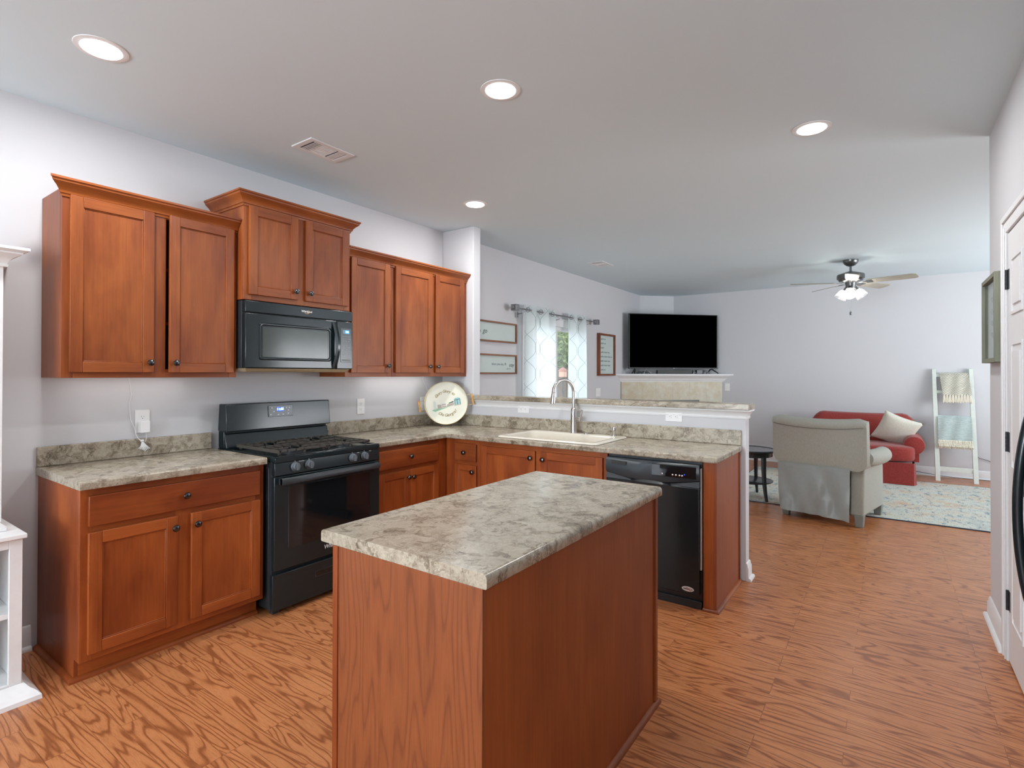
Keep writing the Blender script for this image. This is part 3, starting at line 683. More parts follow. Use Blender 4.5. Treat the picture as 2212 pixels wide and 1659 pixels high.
for (x, z) in ((2.108, 1.16), (2.122, 1.135), (2.10, 1.115), (2.155, 1.113), (2.190, 1.113), (2.215, 1.158), (2.235, 1.158), (2.228, 1.140), (2.228, 1.118)):
    k = MB(); k.box(x-.006, x+.006, -.1428, -.1405, z-.0035, z+.0035); part('button', k, SILK, dp)
# burners and grates
for (x, y, r) in ((2.0, -.30, .035), (2.0, -.55, .045), (2.375, -.30, .035), (2.375, -.55, .045), (2.188, -.42, .03)):
    k = MB(); k.lathe([(r*1.5, 0), (r*1.45, .006), (r*1.05, .008), (r*1.05, .016), (r*.95, .019), (.002, .020)], (x, y, .9085)); part('burner', k, BLKM, t, smooth=True, angle=40)
def grate(x0, x1):
    k = MB(); y0, y1, z0, z1 = -.655, -.175, .932, .944; bw = .010
    for x in (x0, x1-bw*1.6): k.hexa([(x, y0, z0-.006), (x+bw*1.6, y0, z0-.006), (x+bw*1.6, y1, z0-.006), (x, y1, z0-.006)], [(x+.003, y0, z1), (x+bw*1.3, y0, z1), (x+bw*1.3, y1, z1), (x+.003, y1, z1)])
    for y in (y0, y1-bw*1.4, (y0+y1)/2-.006): k.box(x0, x1, y, y+bw*1.3, z0, z1)
    n = 6
    for i in range(1, n):
        x = x0+(x1-x0)*i/n
        if i in (2, 3, 4):
            for (a, b_) in ((y0, y0+.055), (y0+.145, (y0+y1)/2-.0), ((y0+y1)/2, y1-.15), (y1-.06, y1)): k.box(x-.004, x+.004, a, b_, z0, z1)
        else: k.box(x-.004, x+.004, y0, y1, z0, z1)
    for y in ((y0+.10), (y1-.105)):
        k.box(x0, x0+(x1-x0)*.36, y-.004, y+.004, z0, z1); k.box(x1-(x1-x0)*.36, x1, y-.004, y+.004, z0, z1)
    for (x, y) in ((x0+.01, y0+.02), (x1-.02, y0+.02), (x0+.01, y1-.03), (x1-.02, y1-.03), ((x0+x1)/2, y0+.003), ((x0+x1)/2, y1-.02)): k.box(x, x+.012, y, y+.012, .9135, z0+.001)
    part('grate', k, IRON, t, bevel=.0015)
grate(1.850, 2.180); grate(2.184, 2.514)

# ------------------------------------------------------------------ microwave
t = thing('microwave', 'black over-the-range microwave above the stove', 'microwave', (2.17, 0, 1.425))
MX0, MX1 = 1.786, 2.568
m = MB(); m.box(MX0, MX1-.008, -.352, -.001, 1.425, 1.838); part('case', m, BLKM, t, bevel=.002)
m = MB(); m.hexa([(MX0+.02, -.375, 1.403), (MX1-.05, -.375, 1.403), (MX1-.05, -.02, 1.403), (MX0+.02, -.02, 1.403)], [(MX0, -.39, 1.4245), (MX1-.01, -.39, 1.4245), (MX1-.01, -.01, 1.4245), (MX0, -.01, 1.4245)]); part('underside', m, RUNDER, t, bevel=.004)
m = MB(); m.box(MX0, MX1, -.398, -.353, 1.766, 1.836); vt = part('vent_panel', m, BLK, t, bevel=.004, seg=3)
text_part('logo_text', 'Whirlpool', .019, WTEXT, vt, (2.198, -.3988, 1.804), (1, 0, 0), (0, 0, 1), bold=.0003)
m = MB(); pp = [(2.198+.020*math.cos(a_), -.3992, 1.803+.013*math.sin(a_)) for a_ in [math.radians(x) for x in range(-140, 80, 20)]]; m.tube(pp, .0012, 6); part('logo_swirl', m, RTEXT, vt)
m = MB(); m.box(MX0, 2.432, -.400, -.353, 1.427, 1.761); md_ = part('door', m, BLK, t, bevel=.005, seg=3)
m = MB(); L0 = rrect(1.865, 2.388, 1.476, 1.708, .02, 0, 4); 
def inr(d_): return rrect(1.865+d_, 2.388-d_, 1.476+d_, 1.708-d_, .018, 0, 4)
m.loops([[(x, -.4002, z) for x, z, _ in inr(0)], [(x, -.4035, z) for x, z, _ in inr(.004)], [(x, -.4035, z) for x, z, _ in inr(.014)], [(x, -.4002, z) for x, z, _ in inr(.018)]], closed=True)
part('window_bezel', m, BLK, md_, smooth=True, angle=50)
m = MB(); m.box(1.893, 2.356, -.4012, -.4, 1.498, 1.682); part('window', m, MWIN, md_)
m = MB(); L = []
for k in range(15):
    u = k/14; z = 1.432+u*.318; bow = .030*math.sin(PI*u); xo = .010*math.sin(PI*u)
    L.append([(2.392+xo, -.402-bow, z), (2.402+xo, -.414-bow, z), (2.420+xo, -.414-bow, z), (2.428+xo, -.402-bow, z), (2.418+xo, -.400-bow*.7, z), (2.402+xo, -.400-bow*.7, z)])
m.loops(L); part('handle', m, BLK, md_, smooth=True, angle=50)
m = MB(); m.box(2.434, MX1, -.400, -.353, 1.427, 1.761); kp = part('control_panel', m, BLK, t, bevel=.004, seg=3)
m = MB(); m.loops([[(x, -.4002, z) for x, z, _ in rrect(2.462, 2.556, 1.474, 1.716, .006, 0, 3)], [(x, -.402, z) for x, z, _ in rrect(2.464, 2.554, 1.476, 1.714, .006, 0, 3)]]); part('keypad', m, plain('keypad_film', (.035, .045, .048), .2), kp)
m = MB(); m.box(2.482, 2.538, -.4026, -.402, 1.676, 1.702); part('display', m, plain('display_glass', (.16, .25, .30), .15), kp)
m = MB(); m.box(2.500, 2.533, -.4030, -.4026, 1.678, 1.700); part('display_glow', m, emis('blue_backlight', (.03, .25, .9), 1.2), kp)
text_part('clock_digits', '124', .017, BLUEW, kp, (2.517, -.4033, 1.689), (1, 0, 0), (0, 0, 1), bold=.0003)
for r_ in range(3):
    for c_ in range(3): text_part('key_label', ('Popcorn', 'Potato', 'Reheat', 'Defrost', 'Cook', 'Beverage', 'Soften', 'Melt', 'Steam')[r_*3+c_], .0062, SILK, kp, (2.485+c_*.0245, -.4022, 1.656-r_*.017), (1, 0, 0), (0, 0, 1))
for i, ch in enumerate('123456789'): text_part('key_label', ch, .012, SILK, kp, (2.486+(i % 3)*.0245, -.4022, 1.594-(i//3)*.0135), (1, 0, 0), (0, 0, 1))
text_part('key_label', '0', .012, SILK, kp, (2.5105, -.4022, 1.5535), (1, 0, 0), (0, 0, 1))
for x in (2.486, 2.535):
    text_part('key_label', 'Off' if x < 2.5 else 'Start', .009, SILK, kp, (x, -.4022, 1.553), (1, 0, 0), (0, 0, 1)); text_part('key_label', 'Timer' if x < 2.5 else 'Clock', .006, SILK, kp, (x, -.4022, 1.528), (1, 0, 0), (0, 0, 1))
m = MB(); m.box(2.474, 2.509, -.4026, -.402, 1.482, 1.494); m.box(2.511, 2.545, -.4026, -.402, 1.482, 1.494); part('fan_light_key', m, plain('key_grey', (.14, .15, .15), .4), kp)

# ------------------------------------------------------------------ dishwasher
t = thing('dishwasher', 'black built-in dishwasher at the end of the peninsula', 'dishwasher', (3.6, -2.34, 0))
DY0, DY1 = -2.645, -2.042
m = MB(); m.box(3.345, 3.90, DY0, DY1, .02, .870); part('tub', m, BLKM, t)
m = MB(); m.box(3.300, 3.3445, -2.638, DY1, .085, .722); dd = part('door', m, BLK, t, bevel=.006, seg=3)
m = MB(); L = []
for k in range(9):        # bulged control fascia
    y = DY1-.0+k*(-2.638-DY1)/8; u = k/8; bl = .012*math.sin(PI*u); lo = .762-.034*math.sin(PI*u)*1.0
    L.append([(3.3445, y, lo), (3.298-bl, y, lo+.004), (3.292-bl, y, lo+.03), (3.298-bl*.6, y, .840), (3.306, y, .856), (3.3445, y, .858)])
m.loops(L); fa = part('control_fascia', m, plain('fascia_plastic_sheen', (.030, .042, .050), .28), t, smooth=True, angle=35)  # lighter bluish tone stands in for reflections on the black fascia
m = MB(); L = []
for k in range(9):
    y = DY1-.0+k*(-2.638-DY1)/8; u = k/8; lo = .762-.034*math.sin(PI*u)
    L.append([(3.3445, y, .722), (3.300, y, .722), (3.306, y, lo-.002), (3.3445, y, lo-.002)])
m.loops(L); part('grip_recess', m, BLKM, t, smooth=True)
m = MB()
L = []
for k in range(13):
    u = k/12; y = -2.215-.25*u; h = .011*math.sin(PI*u)+.001
    L.append([(3.293, y, .722), (3.279-.006*math.sin(PI*u), y, .724), (3.283, y, .724+h*1.4), (3.305, y, .728+h*1.6)])
m.loops(L); part('pocket_handle', m, BLKM, fa, smooth=True)
m = MB(); m.box(3.2855, 3.2965, -2.186, -2.086, .816, .838); vv = part('vent', m, SLOT, fa)
for k in range(9): b_ = MB(); b_.box(3.2845, 3.2860, -2.100-k*.0095, -2.103-k*.0095, .818, .832); part('vent_slat', b_, BLKM, vv)
m = MB(); L = []
for k in range(7):
    u_ = .53+.44*k/6; y = DY1+u_*(-2.638-DY1); bl = .012*math.sin(PI*u_)
    L.append([(3.2906-bl, y, .775), (3.2860-bl, y, .778), (3.2905-bl*.72, y, .842), (3.294-bl*.7, y, .845)])
m.loops(L); part('display_panel', m, BLKG, fa, smooth=True, angle=30)
for y in (-2.423, -2.487, -2.507, -2.528, -2.544):
    b_ = MB(); b_.lathe([(.0065, 0), (.006, .003), (.002, .0045)], (3.279, y, .789), (-1, 0, 0), n=12); part('button', b_, STEEL, fa, smooth=True)
b_ = MB(); b_.lathe([(.004, 0), (.002, .003)], (3.281, -2.557, .797), (-1, 0, 0), n=10); part('indicator_light', b_, BLUE, fa)
m = MB(); m.lathe([(.036, 0), (.036, .0012), (.034, .0016)], (0, 0, 0), (0, 0, 1), n=28)
m.v = [(3.2995-z, -2.572+x, .117+y*.40) for x, y, z in m.v]; lg = part('badge', m, plain('badge_silver', (.75, .76, .78), .3, .3), dd)
text_part('badge_text', 'AMERICA', .0135, BLKM, dd, (3.2976, -2.572, .117), (0, -1, 0), (0, 0, 1), bold=.0003)
m = MB(); m.tube([(3.2975, -2.59+.002*k, .108+.0016*k) for k in range(14)], .0012, 6); part('badge_star', m, plain('badge_red', (.6, .03, .02), .4), dd)
m = MB(); m.box(3.352, 3.3605, DY0, DY1, .0, .083); m.box(3.325, 3.352, DY0, -2.30, 0, .045); part('kick_plate', m, BLKM, t, bevel=.002)
m = MB(); m.box(3.318, 3.343, -2.6445, -2.6405, .235, .835); part('side_strip', m, WHITE, t)

# ------------------------------------------------------------------ tray on its stand
def tray():
    c = Vector((3.735, -.245, 0)); f = Vector((-.74, -.673, 0)).normalized()      # faces the camera
    rr = Vector((-f.y, f.x, 0)); tilt = math.radians(9)
    n = (f*math.cos(tilt)+Vector((0, 0, 1))*math.sin(tilt)); u0 = n.cross(rr); 
    if u0.z < 0: u0 = -u0
    rr = u0.cross(n)
    ro = math.radians(8); r = rr*math.cos(ro)+u0*math.sin(ro); u = -rr*math.sin(ro)+u0*math.cos(ro)
    R = .198; O = Vector((c.x, c.y, .930))+u0*R+f*.02
    W = lambda a, b, h=0: tuple(O+r*a+u*b+n*h)
    t = thing('serving_tray', 'round cream tray with campus drawing and bamboo handles, propped in the corner', 'tray', (c.x, c.y, .914))
    cream = plain('tray_cream_enamel', (232, 230, 214), .3, noise=.01); gold = plain('tray_gold_rim', (.55, .40, .16), .35, .6)
    ink = plain('tray_gold_ink', (150, 130, 74), .5); bam = plain('bamboo', (200, 150, 80), .5, noise=.2, nscale=50)
    m = MB(); prof = [(.0, -.004), (R*.97, -.004), (R, .018), (R-.004, .018), (R*.95, .0), (.0, .0)]
    N = 48; m.loops([[W(q*math.cos(2*PI*k/N), q*math.sin(2*PI*k/N), h) for k in range(N)] for q, h in [(max(a_, .002), b_) for a_, b_ in prof]])
    part('dish', m, cream, t, smooth=True, angle=40)
    m = MB(); P = [W((R-.001)*math.cos(2*PI*k/N), (R-.001)*math.sin(2*PI*k/N), .018) for k in range(N+1)]; m.tube(P, .0022, 6); part('rim', m, gold, t, smooth=True)
    for s_ in (-1, 1):
        m = MB(); m.tube([W(s_*(R-.004), .048, .012), W(s_*(R+.046), .048, .016)], .002, 6); m.tube([W(s_*(R-.004), -.048, .012), W(s_*(R+.046), -.048, .016)], .002, 6); hb = part('handle_bracket', m, gold, t)
        m = MB(); pts = [W(s_*(R+.044), -.05+.1*k/8, .016) for k in range(9)]; m.tube(pts, [.010, .0085, .0095, .0115, .0085, .0095, .0115, .0085, .010], 10); part('handle', m, bam, hb, smooth=True)
    # lettering along arcs
    m = MB()
    def arc(txt, rad, a0, step, flip, size):
        for i, ch in enumerate(txt):
            if ch == ' ': continue
            th = math.radians(a0+step*i)
            p = O+r*(rad*math.cos(th))+u*(rad*math.sin(th))+n*.001
            uu = (r*math.cos(th)+u*math.sin(th))*(-1 if flip else 1); rt = uu.cross(n)
            text_mesh(m, ch, size, p, rt, uu, .0004, .25, .0003)
    arc('Glory Glory to', .108, 139, -7.4, False, .036); arc('Ole Georgia!', .112, 232, 7.4, True, .038)
    part('lettering', m, ink, t, recalc=False)
    def patch(pts, mat_, h=.0012, nm='drawing'):
        b = MB(); b.loops([[W(a, c_, .0003) for a, c_ in pts], [W(a, c_, h) for a, c_ in pts]]); return part(nm, b, mat_, t)
    green = plain('tray_green_ink', (150, 190, 160), .5); teal = plain('tray_teal_ink', (150, 195, 200), .5); dk = plain('tray_dark_ink', (70, 84, 80), .5); gr = plain('tray_grey_ink', (176, 166, 156), .5); redi = plain('tray_red_ink', (176, 96, 84), .5); pale = plain('tray_pale_ink', (204, 210, 200), .5)
    patch([(-.135, -.052), (-.11, -.066), (-.03, -.05), (.02, -.034), (.01, -.024), (-.05, -.036), (-.12, -.042)], green, .0008)
    patch([(-.118, -.045), (-.094, -.045), (-.094, .020), (-.106, .034), (-.118, .020)], pale, .001)
    patch([(-.082, -.042), (-.045, -.045), (-.045, -.008), (-.082, -.006)], gr, .0013)
    patch([(-.042, -.040), (-.004, -.036), (-.004, .004), (-.042, .0)], pale, .0014)
    for i in range(3):
        for j in range(2): patch([(-.039+i*.012, -.034+j*.018), (-.032+i*.012, -.034+j*.018), (-.032+i*.012, -.025+j*.018), (-.039+i*.012, -.025+j*.018)], redi, .0018)
    patch([(.002, -.03), (.02, -.036), (.07, -.026), (.07, -.006), (.01, -.012)], gr, .0012); patch([(.022, -.008), (.068, -.002), (.068, .010), (.022, -.002)], dk, .0014)
    patch([(.075, -.03), (.13, -.024), (.13, .03), (.118, .036), (.088, .034), (.075, .026)], teal, .0012)
    for x in (.076, .101, .127): patch([(x, -.03), (x+.004, -.03), (x+.004, .02), (x, .02)], dk, .0016)
    patch([(.076, .014), (.131, .018), (.131, .022), (.076, .018)], dk, .0017)
    patch([(.062, -.036), (.13, -.033), (.13, -.029), (.075, -.032)], gr, .0011)
    st = thing('plate_stand', 'small dark metal easel holding the round tray upright', 'plate stand', (c.x, c.y, .914))
    m = MB()
    for s_ in (-.045, .045):
        b0 = c+rr*s_
        m.tube([tuple(b0+f*.045+Vector((0, 0, .932))), tuple(b0+f*.047+Vector((0, 0, .9185))), tuple(b0-f*.0+Vector((0, 0, .9185))), tuple(b0-f*.028+Vector((0, 0, 1.02)))], .003, 8)
        m.tube([tuple(b0-f*.012+Vector((0, 0, .966))), tuple(b0-f*.06+Vector((0, 0, .9175)))], .003, 8)
    m.tube([tuple(c-rr*.045-f*.012+Vector((0, 0, .966))), tuple(c+rr*.045-f*.012+Vector((0, 0, .966)))], .003, 8)
    part('frame', m, plain('stand_bronze', (.08, .06, .04), .4, .7), st, smooth=True)
tray()

# ------------------------------------------------------------------ outlets, switches
def plate(name, label, cat, o0, ur, n, w_, h_, socks, group=None):
    """o0 centre on the wall, ur = right vector, n = outward normal; socks: list of (a,b,kind)"""
    o0 = Vector(o0); r = Vector(ur); nn = Vector(n); z = Vector((0, 0, 1))
    t = thing(name, label, cat, tuple(o0), group=group)
    g = lambda a, d, b: tuple(o0+r*a+nn*(d+.0008)+z*b)
    m = MB(g); m.box(-w_/2, w_/2, 0, .006, -h_/2, h_/2); part('cover_plate', m, PLATE, t, bevel=.002, seg=3)
    for (a, b, kd, hz) in socks:
        if kd == 'sock':
            m = MB(g); m.box(a-.0155, a+.0155, .006, .0078, b-.0155, b+.0155); s_ = part('socket', m, PLATE, t, bevel=.001)
            m = MB(g)
            q = (lambda x, y: (a+y, b+x)) if hz else (lambda x, y: (a+x, b+y))
            for (x, y, ww, hh) in ((-.006, .004, .0009, .0038), (.006, .004, .0009, .0032), (0, -.007, .002, .002)):
                cx, cy = q(x, y); w2, h2 = (hh, ww) if hz else (ww, hh); m.box(cx-w2, cx+w2, .0078, .0082, cy-h2, cy+h2)
            part('slots', m, SLOT, s_)
        else:
            m = MB(g); m.box(a-.016, a+.016, .006, .0085, b-.033, b+.033); part('rocker', m, PLATE, t, bevel=.001)
            if kd == 'tog': m = MB(g); m.box(a-.006, a+.006, .0085, .014, b-.004, b+.008); part('toggle', m, PLATE, t, bevel=.001)
    return t
G = 'white wall outlets'
plate('wall_outlet', 'white duplex outlet above the left counter, a plug block in its lower socket', 'outlet', (1.392, 0, 1.114), (1, 0, 0), (0, -1, 0), .074, .132, [(0, .024, 'sock', 0), (0, -.030, 'sock', 0)], G)
plate('wall_outlet', 'white duplex outlet on the wall just right of the stove', 'outlet', (2.963, 0, 1.124), (1, 0, 0), (0, -1, 0), .076, .128, [(0, .022, 'sock', 0), (0, -.022, 'sock', 0)], G)
plate('wall_outlet', 'white outlet half hidden behind the left handle of the round tray', 'outlet', (3.690, 0, 1.113), (1, 0, 0), (0, -1, 0), .076, .125, [(0, .022, 'sock', 0), (0, -.022, 'sock', 0)], G)
plate('wall_outlet', 'white sideways outlet on the knee wall between tray and faucet', 'outlet', (XS, -.960, 1.090), (0, -1, 0), (-1, 0, 0), .118, .072, [(-.022, 0, 'sock', 1), (.022, 0, 'sock', 1)], G)
plate('wall_outlet', 'white sideways outlet on the knee wall above the dishwasher', 'outlet', (XS, -2.276, 1.088), (0, -1, 0), (-1, 0, 0), .122, .074, [(-.022, 0, 'sock', 1), (.022, 0, 'sock', 1)], G)
plate('light_switch', 'white double light switch under the framed quote by the patio door', 'switch', (7.365, 0, 1.12), (1, 0, 0), (0, -1, 0), .165, .127, [(-.04, 0, 'tog', 0), (.04, 0, 'tog', 0)])
plate('light_switch', 'white single switch on the far wall right of the fireplace', 'switch', (XF, -1.356, 1.18), (0, -1, 0), (-1, 0, 0), .08, .125, [(0, 0, 'rock', 0)])
# plug block with cord up to the under-cabinet light
t = thing('power_adapter', 'white plug block in the outlet above the left counter, cord bundled below', 'adapter', (1.392, -.009, 1.086))
m = MB(); m.box(1.368, 1.416, -.052, -.0092, 1.050, 1.118); part('block', m, PLATE, t, bevel=.004, seg=3)
m = MB(); m.tube([(1.402, -.03, 1.05), (1.403, -.032, 1.02), (1.398, -.035, 1.0), (1.385, -.036, .995), (1.365, -.036, 1.012), (1.352, -.03, 1.04), (1.350, -.012, 1.08), (1.333, -.004, 1.13), (1.326, -.004, 1.22), (1.336, -.004, 1.27), (1.328, -.004, 1.34), (1.322, -.006, 1.369)], .0016, 8)
part('cord', m, PLATE, t, smooth=True)
m = MB(); 
for k in range(8): m.tube([(1.380, -.036, 1.003), (1.374+.004*k, -.037, .975), (1.362+.008*k, -.040, .945+.004*abs(k-4))], .0022, 6)
m.tube([(1.372, -.036, 1.004), (1.388, -.036, 1.006)], .006, 8); m.tube([(1.380, -.036, 1.003), (1.36, -.038, 1.02), (1.355, -.036, 1.03)], .002, 6)
part('cord_bundle', m, PLATE, t, smooth=True)
# under cabinet lights
def ucl(label, x0, x1, y, power, cord=None):
    t = thing('under_cabinet_light', label, 'light', ((x0+x1)/2, y, UB+.002), group='slim strip lights under the wall cabinets')
    m = MB(); m.box(x0, x1, y-.013, y+.013, UB+.004, UB+.0155); part('housing', m, PLATE, t, bevel=.001)
    m = MB(); m.box(x0+.01, x1-.01, y-.008, y+.008, UB+.0025, UB+.004); part('led_strip', m, LEDM, t)
    if cord: m = MB(); m.tube(cord, .0022, 8); part('cord', m, PLATE, t, smooth=True)
    a_ = area('under_cabinet_lamp', ((x0+x1)/2, y, UB+.001), (0, .35, -1), x1-x0-.02, .02, power, (1, .97, .95))
    return t
ucl('slim white strip light under the left wall cabinet', 1.02, 1.62, -.12, .22)
ucl('slim white strip light under the wall cabinets above the corner', 2.95, 3.70, -.12, .42, [(3.64, -.05, 1.368), (3.66, -.02, 1.34), (3.69, -.012, 1.30), (3.75, -.01, 1.22), (3.70, -.012, 1.14)])

# ------------------------------------------------------------------ ceiling fixtures
LL = ((.938, -.806, 'near the left wall, largest in view'), (2.177, -2.006, 'over the island'), (3.500, -3.200, 'nearest the pantry wall'), (3.462, -.803, 'beside the partition wall above the corner'), (-.9, -1.6, 'added as fill behind the camera over the dining end'), (-2.7, -2.2, 'added as fill behind the camera, farthest back'))  # last two are added out of view to lift the kitchen light
for i, (x, y, w_) in enumerate(LL):
    t = thing('recessed_light', 'round white recessed ceiling light '+w_, 'ceiling light', (x, y, ZC-.012), group='recessed ceiling lights')
    m = MB(); m.loops([[(x+r_*math.cos(2*PI*k/40), y+r_*math.sin(2*PI*k/40), ZC-h_) for k in range(40)] for r_, h_ in ((.098, .0005), (.0965, .003), (.080, .0045), (.074, .0045), (.074, .0005))], False, False); part('trim_ring', m, WHITE, t, smooth=True)
    m = MB(); m.lathe([(.074, -.0045), (.070, -.008), (.05, -.0105), (.002, -.0115)], (x, y, ZC), n=36); part('diffuser', m, DIFF, t, smooth=True)
    area('recessed_lamp', (x, y, ZC-.016), (0, 0, -1),   .14, .14, 10.5 if i < 4 else 12, (1, 1, 1), 'DISK')
def vent(label, x0, x1, y0, y1):
    t = thing('ceiling_vent', label, 'vent', ((x0+x1)/2, (y0+y1)/2, ZC), group='ceiling air vents')
    m = MB(); m.grid_slab([x0, x0+.035, x1-.035, x1], [y0, y0+.03, y1-.03, y1], {(1, 1)}, ZC-.007, ZC-.0005); part('frame', m, WHITE, t, bevel=.002)
    m = MB(); m.box(x0+.035, x1-.035, y0+.03, y1-.03, ZC-.0012, ZC-.0008); part('backing', m, plain('vent_dark', (.10, .10, .10), .8), t)
    a = x0+.040; e = x1-.040; w3 = (e-a)
    def slat(xa, xb, ya, yb): b_ = MB(); b_.hexa([(xa, ya, ZC-.006), (xb, ya, ZC-.006), (xb, yb, ZC-.006), (xa, yb, ZC-.006)], [(xa+.002, ya, ZC-.002), (xb+.002, ya, ZC-.002), (xb+.002, yb, ZC-.002), (xa+.002, yb, ZC-.002)]); part('slat', b_, WHITE, t)
    for k in range(4): slat(a+w3*.04+k*w3*.055, a+w3*.04+k*w3*.055+w3*.028, y0+.03, y1-.03); slat(e-w3*.06-k*w3*.055, e-w3*.06-k*w3*.055+w3*.045, y0+.03, y1-.03)
    b_ = MB(); b_.box(a+w3*.255, e-w3*.262, y0+.03, y1-.03, ZC-.003, ZC-.0015); part('centre_panel', b_, WHITE, t)
    for k in range(7): yy = y0+.04+k*(y1-y0-.085)/6; slat(a+w3*.27, e-w3*.28, yy, yy+.006)
vent('white rectangular ceiling vent above the wall cabinets', 1.958, 2.268, -.792, -.592)
vent('white rectangular ceiling vent in the living room, before the patio door', 6.02, 6.35, -.712, -.512)

# ceiling fan
t = thing('ceiling_fan', 'pewter ceiling fan with five blades and three lit glass shades', 'ceiling fan', (7.69, -3.19, ZC))
FX, FY = 7.69, -3.19
PW = plain('fan_pewter', (.16, .165, .165), .3, .8); 
m = MB(); m.lathe([(.082, 0), (.082, -.02), (.070, -.045), (.045, -.068), (.02, -.078)], (FX, FY, ZC)); part('canopy', m, PW, t, smooth=True, angle=40)
m = MB(); m.lathe([(.012, -.07), (.012, -.13), (.02, -.132), (.02, -.145)], (FX, FY, ZC)); part('downrod', m, PW, t, smooth=True)
m = MB(); m.lathe([(.05, -.143), (.065, -.148), (.10, -.160), (.140, -.175), (.145, -.185), (.145, -.225), (.130, -.235), (.122, -.255), (.06, -.27), (.055, -.30), (.05, -.345), (.02, -.36)], (FX, FY, ZC), n=36); mo = part('motor_housing', m, PW, t, smooth=True, angle=40)
ang = math.atan2(CY-FY, CX-FX)
text_part('logo_text', 'Hunter', .03, RTEXT, mo, (FX+.147*math.cos(ang+.35), FY+.147*math.sin(ang+.35), ZC-.205), (-math.sin(ang+.35), math.cos(ang+.35), 0), (0, 0, 1), shear=.3)
BLADE = plain('fan_blade_oak', (170, 165, 150), .4, noise=.1, nscale=12)
for k in range(5):
    th = math.radians(184+72*k); c_, s_ = math.cos(th), math.sin(th)
    pit = math.radians(-13)
    def g(a, b, h): 
        bb = b*math.cos(pit); hh = h+b*math.sin(pit); return (FX+a*c_-bb*s_, FY+a*s_+bb*c_, ZC-.275+hh)
    m = MB(g); out = [(.17, .045), (.22, .058), (.45, .068), (.62, .07), (.655, .05), (.662, 0), (.655, -.05), (.62, -.07), (.45, -.068), (.22, -.058), (.17, -.045)]
    m.loops([[(a, b, -.003) for a, b in out], [(a, b, .003) for a, b in out]]); part('blade', m, BLADE, t)
    m = MB(g); m.box(.085, .20, -.018, .018, -.008, -.004); m.box(.16, .225, -.04, .04, -.007, -.0032); part('blade_iron', m, PW, t, bevel=.001)
SHG = NT('frosted_shade_glass'); _a = SHG.n('ShaderNodeBsdfTransparent'); _b = SHG.n('ShaderNodeBsdfDiffuse'); _c = SHG.n('ShaderNodeMixShader'); _c.inputs[0].default_value = .2
_g = SHG.n('ShaderNodeBsdfGlossy'); _g.inputs['Roughness'].default_value = .1; _d = SHG.n('ShaderNodeMixShader'); _d.inputs[0].default_value = .12
SHG.l(_a.outputs[0], _c.inputs[1]); SHG.l(_b.outputs[0], _c.inputs[2]); SHG.l(_c.outputs[0], _d.inputs[1]); SHG.l(_g.outputs[0], _d.inputs[2]); SHG.l(_d.outputs[0], SHG.out.inputs[0])
for k in range(3):
    th = ang+math.radians(-4)+k*2*PI/3; ax = Vector((math.cos(th)*.62, math.sin(th)*.62, -.78)).normalized()
    c0 = Vector((FX+.05*math.cos(th), FY+.05*math.sin(th), ZC-.335))
    m = MB(); m.lathe([(.022, -.01), (.024, .03), (.02, .035)], tuple(c0), tuple(ax)); sk = part('socket_cup', m, PW, t, smooth=True, angle=40)
    m = MB(); m.lathe([(.024, .025), (.040, .045), (.055, .075), (.062, .11), (.066, .135), (.063, .135), (.058, .11), (.051, .077), (.036, .049), (.020, .03)], tuple(c0), tuple(ax), n=28, cap=False); part('lamp_shade', m, SHG.m, t, smooth=True, angle=60)
    m = MB(); p = c0+ax*.078; m.ball(tuple(p), .026, 14); part('bulb', m, BULB, sk, smooth=True)
m = MB(); m.tube([(FX, FY, ZC-.355), (FX, FY, ZC-.62)], .0012, 6); pc = part('pull_chain', m, ROD, t)
m = MB(); m.lathe([(.004, 0), (.011, -.015), (.013, -.035), (.006, -.05)], (FX, FY, ZC-.615)); part('chain_pendant', m, PW, t, smooth=True)
# ------------------------------------------------------------------ corner fireplace
NF = Vector((-1, -1, 0)).normalized(); DF = Vector((1, -1, 0)).normalized()      # outward normal, along (left to right)
PF = Vector((8.20, 0, 0)); LF = 1.28*math.sqrt(2)
FP = lambda s, o, z: tuple(PF+DF*s+NF*o+Vector((0, 0, z)))
t = thing('fireplace', 'corner fireplace with beige tile surround and white crown mantel', 'fireplace', (8.84, -.64, 0))
TILE = NT('beige_ceramic_tile'); v = TILE.coord(); f = TILE.noise(v, 9, 5, .6, .3)
TILE.l(TILE.ramp(f, [(.32, (176, 160, 128)), (.5, (184, 174, 148)), (.7, (190, 188, 170))]), TILE.b.inputs['Base Color']); TILE.set(Roughness=.35); TILE = TILE.m
GROUT = plain('tile_grout', (206, 206, 194), .8)
e = .012
m = MB(); z0, z1 = 0, 1.392
def fwall(m, sa, sb, oa, ob, za, zb): m.hexa([FP(sa, oa, za), FP(sb, oa, za), FP(sb, ob, za), FP(sa, ob, za)], [FP(sa, oa, zb), FP(sb, oa, zb), FP(sb, ob, zb), FP(sa, ob, zb)])
fwall(m, .03, LF-.03, -.02, -.006, .97, z1); fwall(m, .03, .43, -.02, -.006, 0, .97); fwall(m, LF-.43, LF-.03, -.02, -.006, 0, .97)
part('chimney_breast', m, WALL, t)
m = MB(); _q = [FP(.03, -.02, 0), FP(LF-.03, -.02, 0), (9.474, -.465, 0), (9.018, -.008, 0)]
m.hexa([(p[0], p[1], 1.372) for p in _q], [(p[0], p[1], 1.39) for p in _q]); part('ledge', m, WHITE, t)
m = MB(); fwall(m, .012, LF-.012, -.006, .0078, .965, 1.272); fwall(m, .012, .43, -.006, .0078, 0, .965); fwall(m, LF-.43, LF-.012, -.006, .0078, 0, .965); part('grout_bed', m, GROUT, t)
tw = (LF-.024)/6; m = MB()
for k in range(6): fwall(m, .012+k*tw+.003, .012+(k+1)*tw-.003, .004, .009, .972, 1.268)
